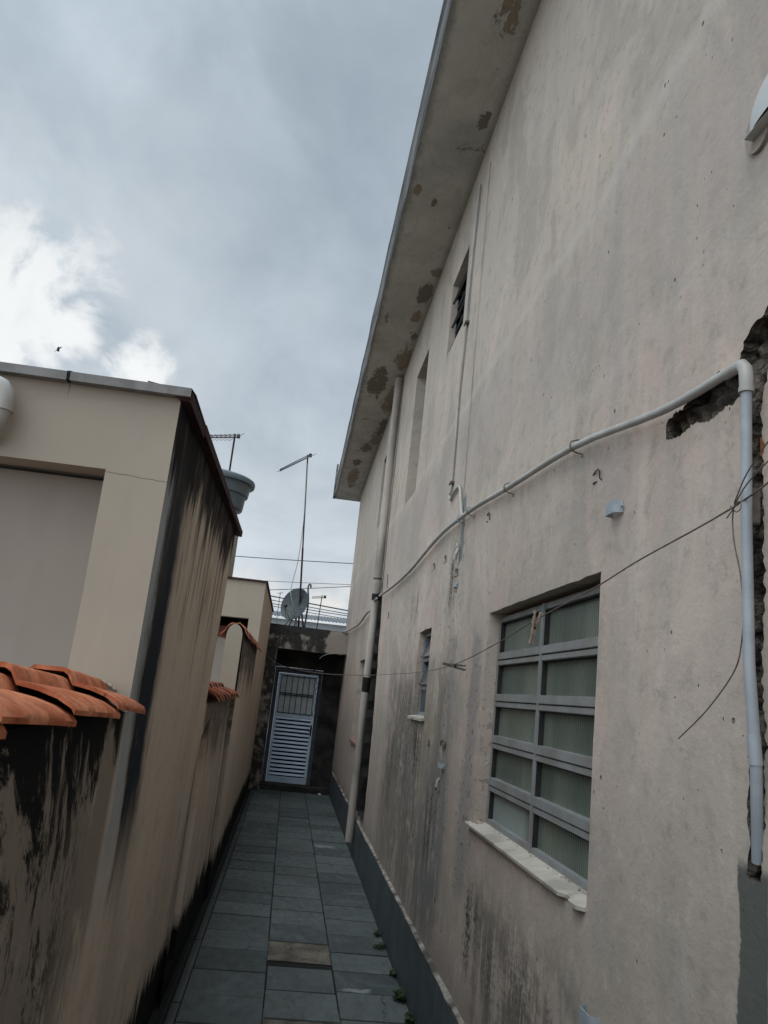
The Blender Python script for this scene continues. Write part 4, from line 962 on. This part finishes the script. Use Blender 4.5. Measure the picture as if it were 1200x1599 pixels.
# ------------------------------------------------------------ things above the gateway
DY = 15.7
ds = thing('satellite_dish', 'dark grey satellite dish on a short stand on the gateway roof', 'satellite dish', (-.08, DY, 3.0))
nd = Vector((-.50, -.80, .30)).normalized(); ax = nd.cross(Vector((0, 0, 1))).normalized(); ay = ax.cross(nd).normalized(); dc = Vector((-.10, DY, 3.45))
v = []; f = []; nr, na = 8, 36
for s_ in (0, 1):
    for i in range(nr+1):
        rr = .315*i/nr
        for k in range(na):
            q = 2*math.pi*k/na; p_ = dc+ax*rr*math.cos(q)*.95+ay*rr*math.sin(q)*1.08+nd*(.055*(i/nr)**2-.05-s_*.006); v.append(tuple(p_))
for s_ in (0, 1):
    b0 = s_*(nr+1)*na
    for i in range(nr):
        for k in range(na): k2 = (k+1) % na; f.append((b0+i*na+k, b0+i*na+k2, b0+(i+1)*na+k2, b0+(i+1)*na+k))
e0, e1 = nr*na, (nr+1)*na+nr*na
f += [(e0+k, e0+(k+1) % na, e1+(k+1) % na, e1+k) for k in range(na)]
mb = MB(); mb.add(v, f); obj('reflector', mb, 'dish', ds, smooth=1)
fp = dc+nd*.30-ay*.20
mb = MB(); mb.tube([tuple(dc-ay*.33), tuple(fp)], .008, 6); mb.tube([tuple(dc-ay*.28+ax*.1), tuple(fp)], .006, 6); mb.tube([tuple(dc-ay*.28-ax*.1), tuple(fp)], .006, 6); obj('feed_arm', mb, 'twine', ds)
mb = MB(); mb.tube([tuple(fp), tuple(fp+(dc-fp).normalized()*.07)], [.022, .030], 10); obj('feed_horn', mb, 'black', ds)
mb = MB(); mb.tube([(-.03, DY+.04, 3.0), (-.04, DY+.03, 3.42)], .022, 10); mb.tube([(-.16, DY-.02, 3.0), (-.05, DY, 3.27)], .012, 8); mb.tube([(.13, DY, 3.0), (.05, DY+.02, 3.32)], .016, 8); mb.tube([(-.24, DY-.05, 3.0), (-.08, DY, 3.25)], .008, 8); obj('stand', mb, 'drk', ds)
def yagi(name, base, top, boom_end, label, r=.016, mat='rust', boomr=.014, elem=10, es=.18):
    t = thing(name, label, 'antenna', base)
    mb = MB(); bb, tt = Vector(base), Vector(top); mb.tube([bb, bb.lerp(tt, .45)], r*1.15, 8); mb.tube([bb.lerp(tt, .45), tt], r*.9, 8); obj('mast', mb, mat, t)
    be = Vector(boom_end); b1 = tt+Vector((0, 0, -.06)); mb = MB(); dd = (be-b1).normalized(); s0 = b1-dd*.10
    mb.tube([s0, be], boomr, 6); mb.tube([s0+Vector((0, 0, .045)), be+Vector((0, 0, .03))], boomr*.7, 6)
    mb.bbox(s0.x-.03, s0.x+.03, s0.y-.03, s0.y+.03, s0.z-.02, s0.z+.05, .005); obj('boom', mb, 'drk', t)
    mb = MB(); pe = Vector((dd.y, -dd.x, 0)).normalized(); pe = (pe+Vector((0, 0, -.25))).normalized()
    for i in range(elem):
        c_ = s0.lerp(be, (i+.5)/elem); l_ = es*(1.1-.45*i/elem); mb.tube([c_-pe*l_, c_+pe*l_], .0045, 5)
    obj('elements', mb, 'wire', t); return t
yagi('yagi_antenna', (.035, DY, 3.0), (-.22, DY, 6.49), (-.71, DY-.55, 5.93), 'tall rusty antenna mast leaning above the satellite dish')
a = MB(); a.tube(smooth_path([(-.20, DY-.02, 6.3), (-.16, DY-.02, 5.6), (-.13, DY-.03, 5.0), (-.14, DY-.06, 4.3), (-.20, DY-.25, 3.75), (-.18, DY-.36, 3.55), (-.10, DY-.36, 3.35), (-.04, DY-.2, 3.1), (-.02, DY-.2, 3.0)], 5), .008, 6); obj('antenna_cable', a, 'twine', label='pale coaxial cable hanging down beside the tall mast over the dish', cat='cable')
yagi('yagi_antenna', (-1.65, 15, 3.235), (-1.65, 15, 6.50), (-2.30, 14.3, 6.12), 'rusty antenna rising behind the grey water tank', r=.02, es=.20)
a = MB(); a.tube(smooth_path([(.15, DY+.1, 2.99), (.165, DY+.1, 3.5), (.125, DY+.1, 3.79), (.14, DY+.1, 3.87), (.17, DY+.1, 3.87), (.18, DY+.1, 3.80)], 4), .017, 8); obj('cable_entry_pipe', a, 'corr', label='short grey pipe with hooked top just right of the satellite dish', cat='pipe')
for k in range(3): pass

# house beyond with corrugated roof
hb = thing('distant_house', 'pale distant house with grey corrugated roof edge seen over the gateway', 'house', (.5, 27, 0))
mb = MB(); mb.box(-6, 8, 25, 31, -.02, 3.90); obj('wall', mb, 'pale', hb)
v = []; f = []; nx_ = 1000
for j, (y_, z_) in enumerate(((24.6, 3.95), (27.5, 4.33))):
    for i in range(nx_+1):
        x_ = -6+14*i/nx_; v.append((x_, y_, z_+.014*math.sin(x_*2*math.pi/.11)+.01))
b0 = len(v); v += [(p_[0], p_[1], p_[2]-.02) for p_ in v]
for i in range(nx_): f += [(i, i+1, nx_+2+i, nx_+1+i), (i, b0+i, b0+i+1, i+1), (b0+i, b0+nx_+1+i, b0+nx_+2+i, b0+i+1)]
mb = MB(); mb.add(v, f); obj('corrugated_roof', mb, 'corr', hb)
yagi('yagi_antenna', (.44, 20, 2.0), (.53, 20, 4.18), (.28, 19.8, 4.06), 'small thin antenna right of the dish, before the distant roof', r=.012, boomr=.010, elem=4, es=.05)
a = MB(); a.tube([(-.52, 20, 2.0), (-.51, 20, 4.13)], .010, 6); a.tube([(-.58, 20, 4.10), (-.44, 20, 4.13)], .008, 5); obj('thin_mast', a, 'corr', label='thin bare mast left of the dish, just beside the far building corner', cat='mast')
# street cables crossing behind
L22 = [((-2.012, 5.20), (1.299, 5.392), .014, 'single cable highest above the satellite dish, between the two rooflines'), ((-1.954, 4.567), (1.331, 4.80), .009, 'upper faint cable of the pair just above the dish top'),
       ((-.805, 4.40), (1.284, 4.741), .012, 'cable just under the faint pair, meeting the dish top'),
       ((-.862, 4.238), (1.356, 4.075), .022, 'thickest dark cable, passing behind the middle of the dish'), ((-.85, 4.13), (1.366, 3.985), .014, 'cable directly under the thickest one'),
       ((-.8, 4.034), (1.37, 3.93), .014, 'second cable under the thickest one'), ((-.8, 3.97), (1.382, 3.845), .012, 'lowest street cable, just over the distant roof')]
for (p0, p1, r_, lab) in L22:
    d0 = (p1[1]-p0[1])/(p1[0]-p0[0]); P = []
    for k in range(25):
        x_ = -9+k*.75; xm = (x_-p0[0])/(p1[0]-p0[0]); P.append((x_, 22, p0[1]+(p1[1]-p0[1])*xm*1.0+.004*(x_-p0[0])*(x_-p1[0])))
    a = MB(); a.tube(P, r_*.8, 6); obj('street_cable', a, 'cable', label=lab, cat='cable', group='street cables behind the gateway')

# bird
a = MB(); a.tube(smooth_path([(-10.42, 30, 13.50), (-10.45, 30, 13.56), (-10.46, 30, 13.64), (-10.45, 30, 13.70)], 3), [.01, .03, .045, .05, .05, .045, .04, .035, .03, .01][:10], 8)
a.add([(-10.45, 30, 13.66), (-10.45, 30, 13.57), (-10.62, 30.1, 13.50), (-10.46, 30.01, 13.60), (-10.45, 30.02, 13.57), (-10.30, 29.9, 13.66), (-10.32, 29.9, 13.69), (-10.45, 30.02, 13.66)], [(0, 1, 2), (4, 5, 6, 7)])
obj('bird', a, 'black', label='tiny dark bird flying before the bright cloud above the left roof', cat='bird')

# ------------------------------------------------------------ weeds along the plinth
def weed(cx, cy, n, r, h, lab, seed):
    random.seed(seed); mb = MB()
    for i in range(n):
        q = random.random()*6.28; d_ = random.random()**.6*r; x_ = min(cx+math.cos(q)*d_, .972); y_ = cy+math.sin(q)*d_*1.8; z_ = random.random()*h
        s_ = random.uniform(.006, .014); q2 = random.random()*6.28; up = random.uniform(-.3, .8)
        a_ = Vector((math.cos(q2), math.sin(q2), up)).normalized()*s_*1.6; b_ = Vector((-math.sin(q2), math.cos(q2), random.uniform(-.4, .4))).normalized()*s_*.7; c_ = Vector((x_, y_, z_+.004))
        mb.add([c_-a_*.9, c_+b_, c_+a_, c_-b_], [(0, 1, 2, 3)])
    for i in range(n//6):
        q = random.random()*6.28; mb.tube([(cx, cy, 0), (min(cx+math.cos(q)*r*.6, .972), cy+math.sin(q)*r, h*random.random())], .0015, 4)
    obj('weed', mb, 'leaf', label=lab, cat='weed', group='weeds along the slate plinth')
weed(.93, 6.62, 70, .045, .02, 'flat small weed farthest along the plinth', 1)
weed(.96, 6.02, 40, .03, .03, 'thin weed creeping between the two larger plinth weeds', 2)
weed(.945, 5.58, 130, .045, .045, 'largest bushy weed at the foot of the plinth', 3)
weed(.955, 5.22, 90, .028, .035, 'weed nearest the bottom edge beside the plinth', 4)
weed(.95, 6.95, 40, .03, .02, 'tiny weed tuft at the slate edge beyond the others', 5)
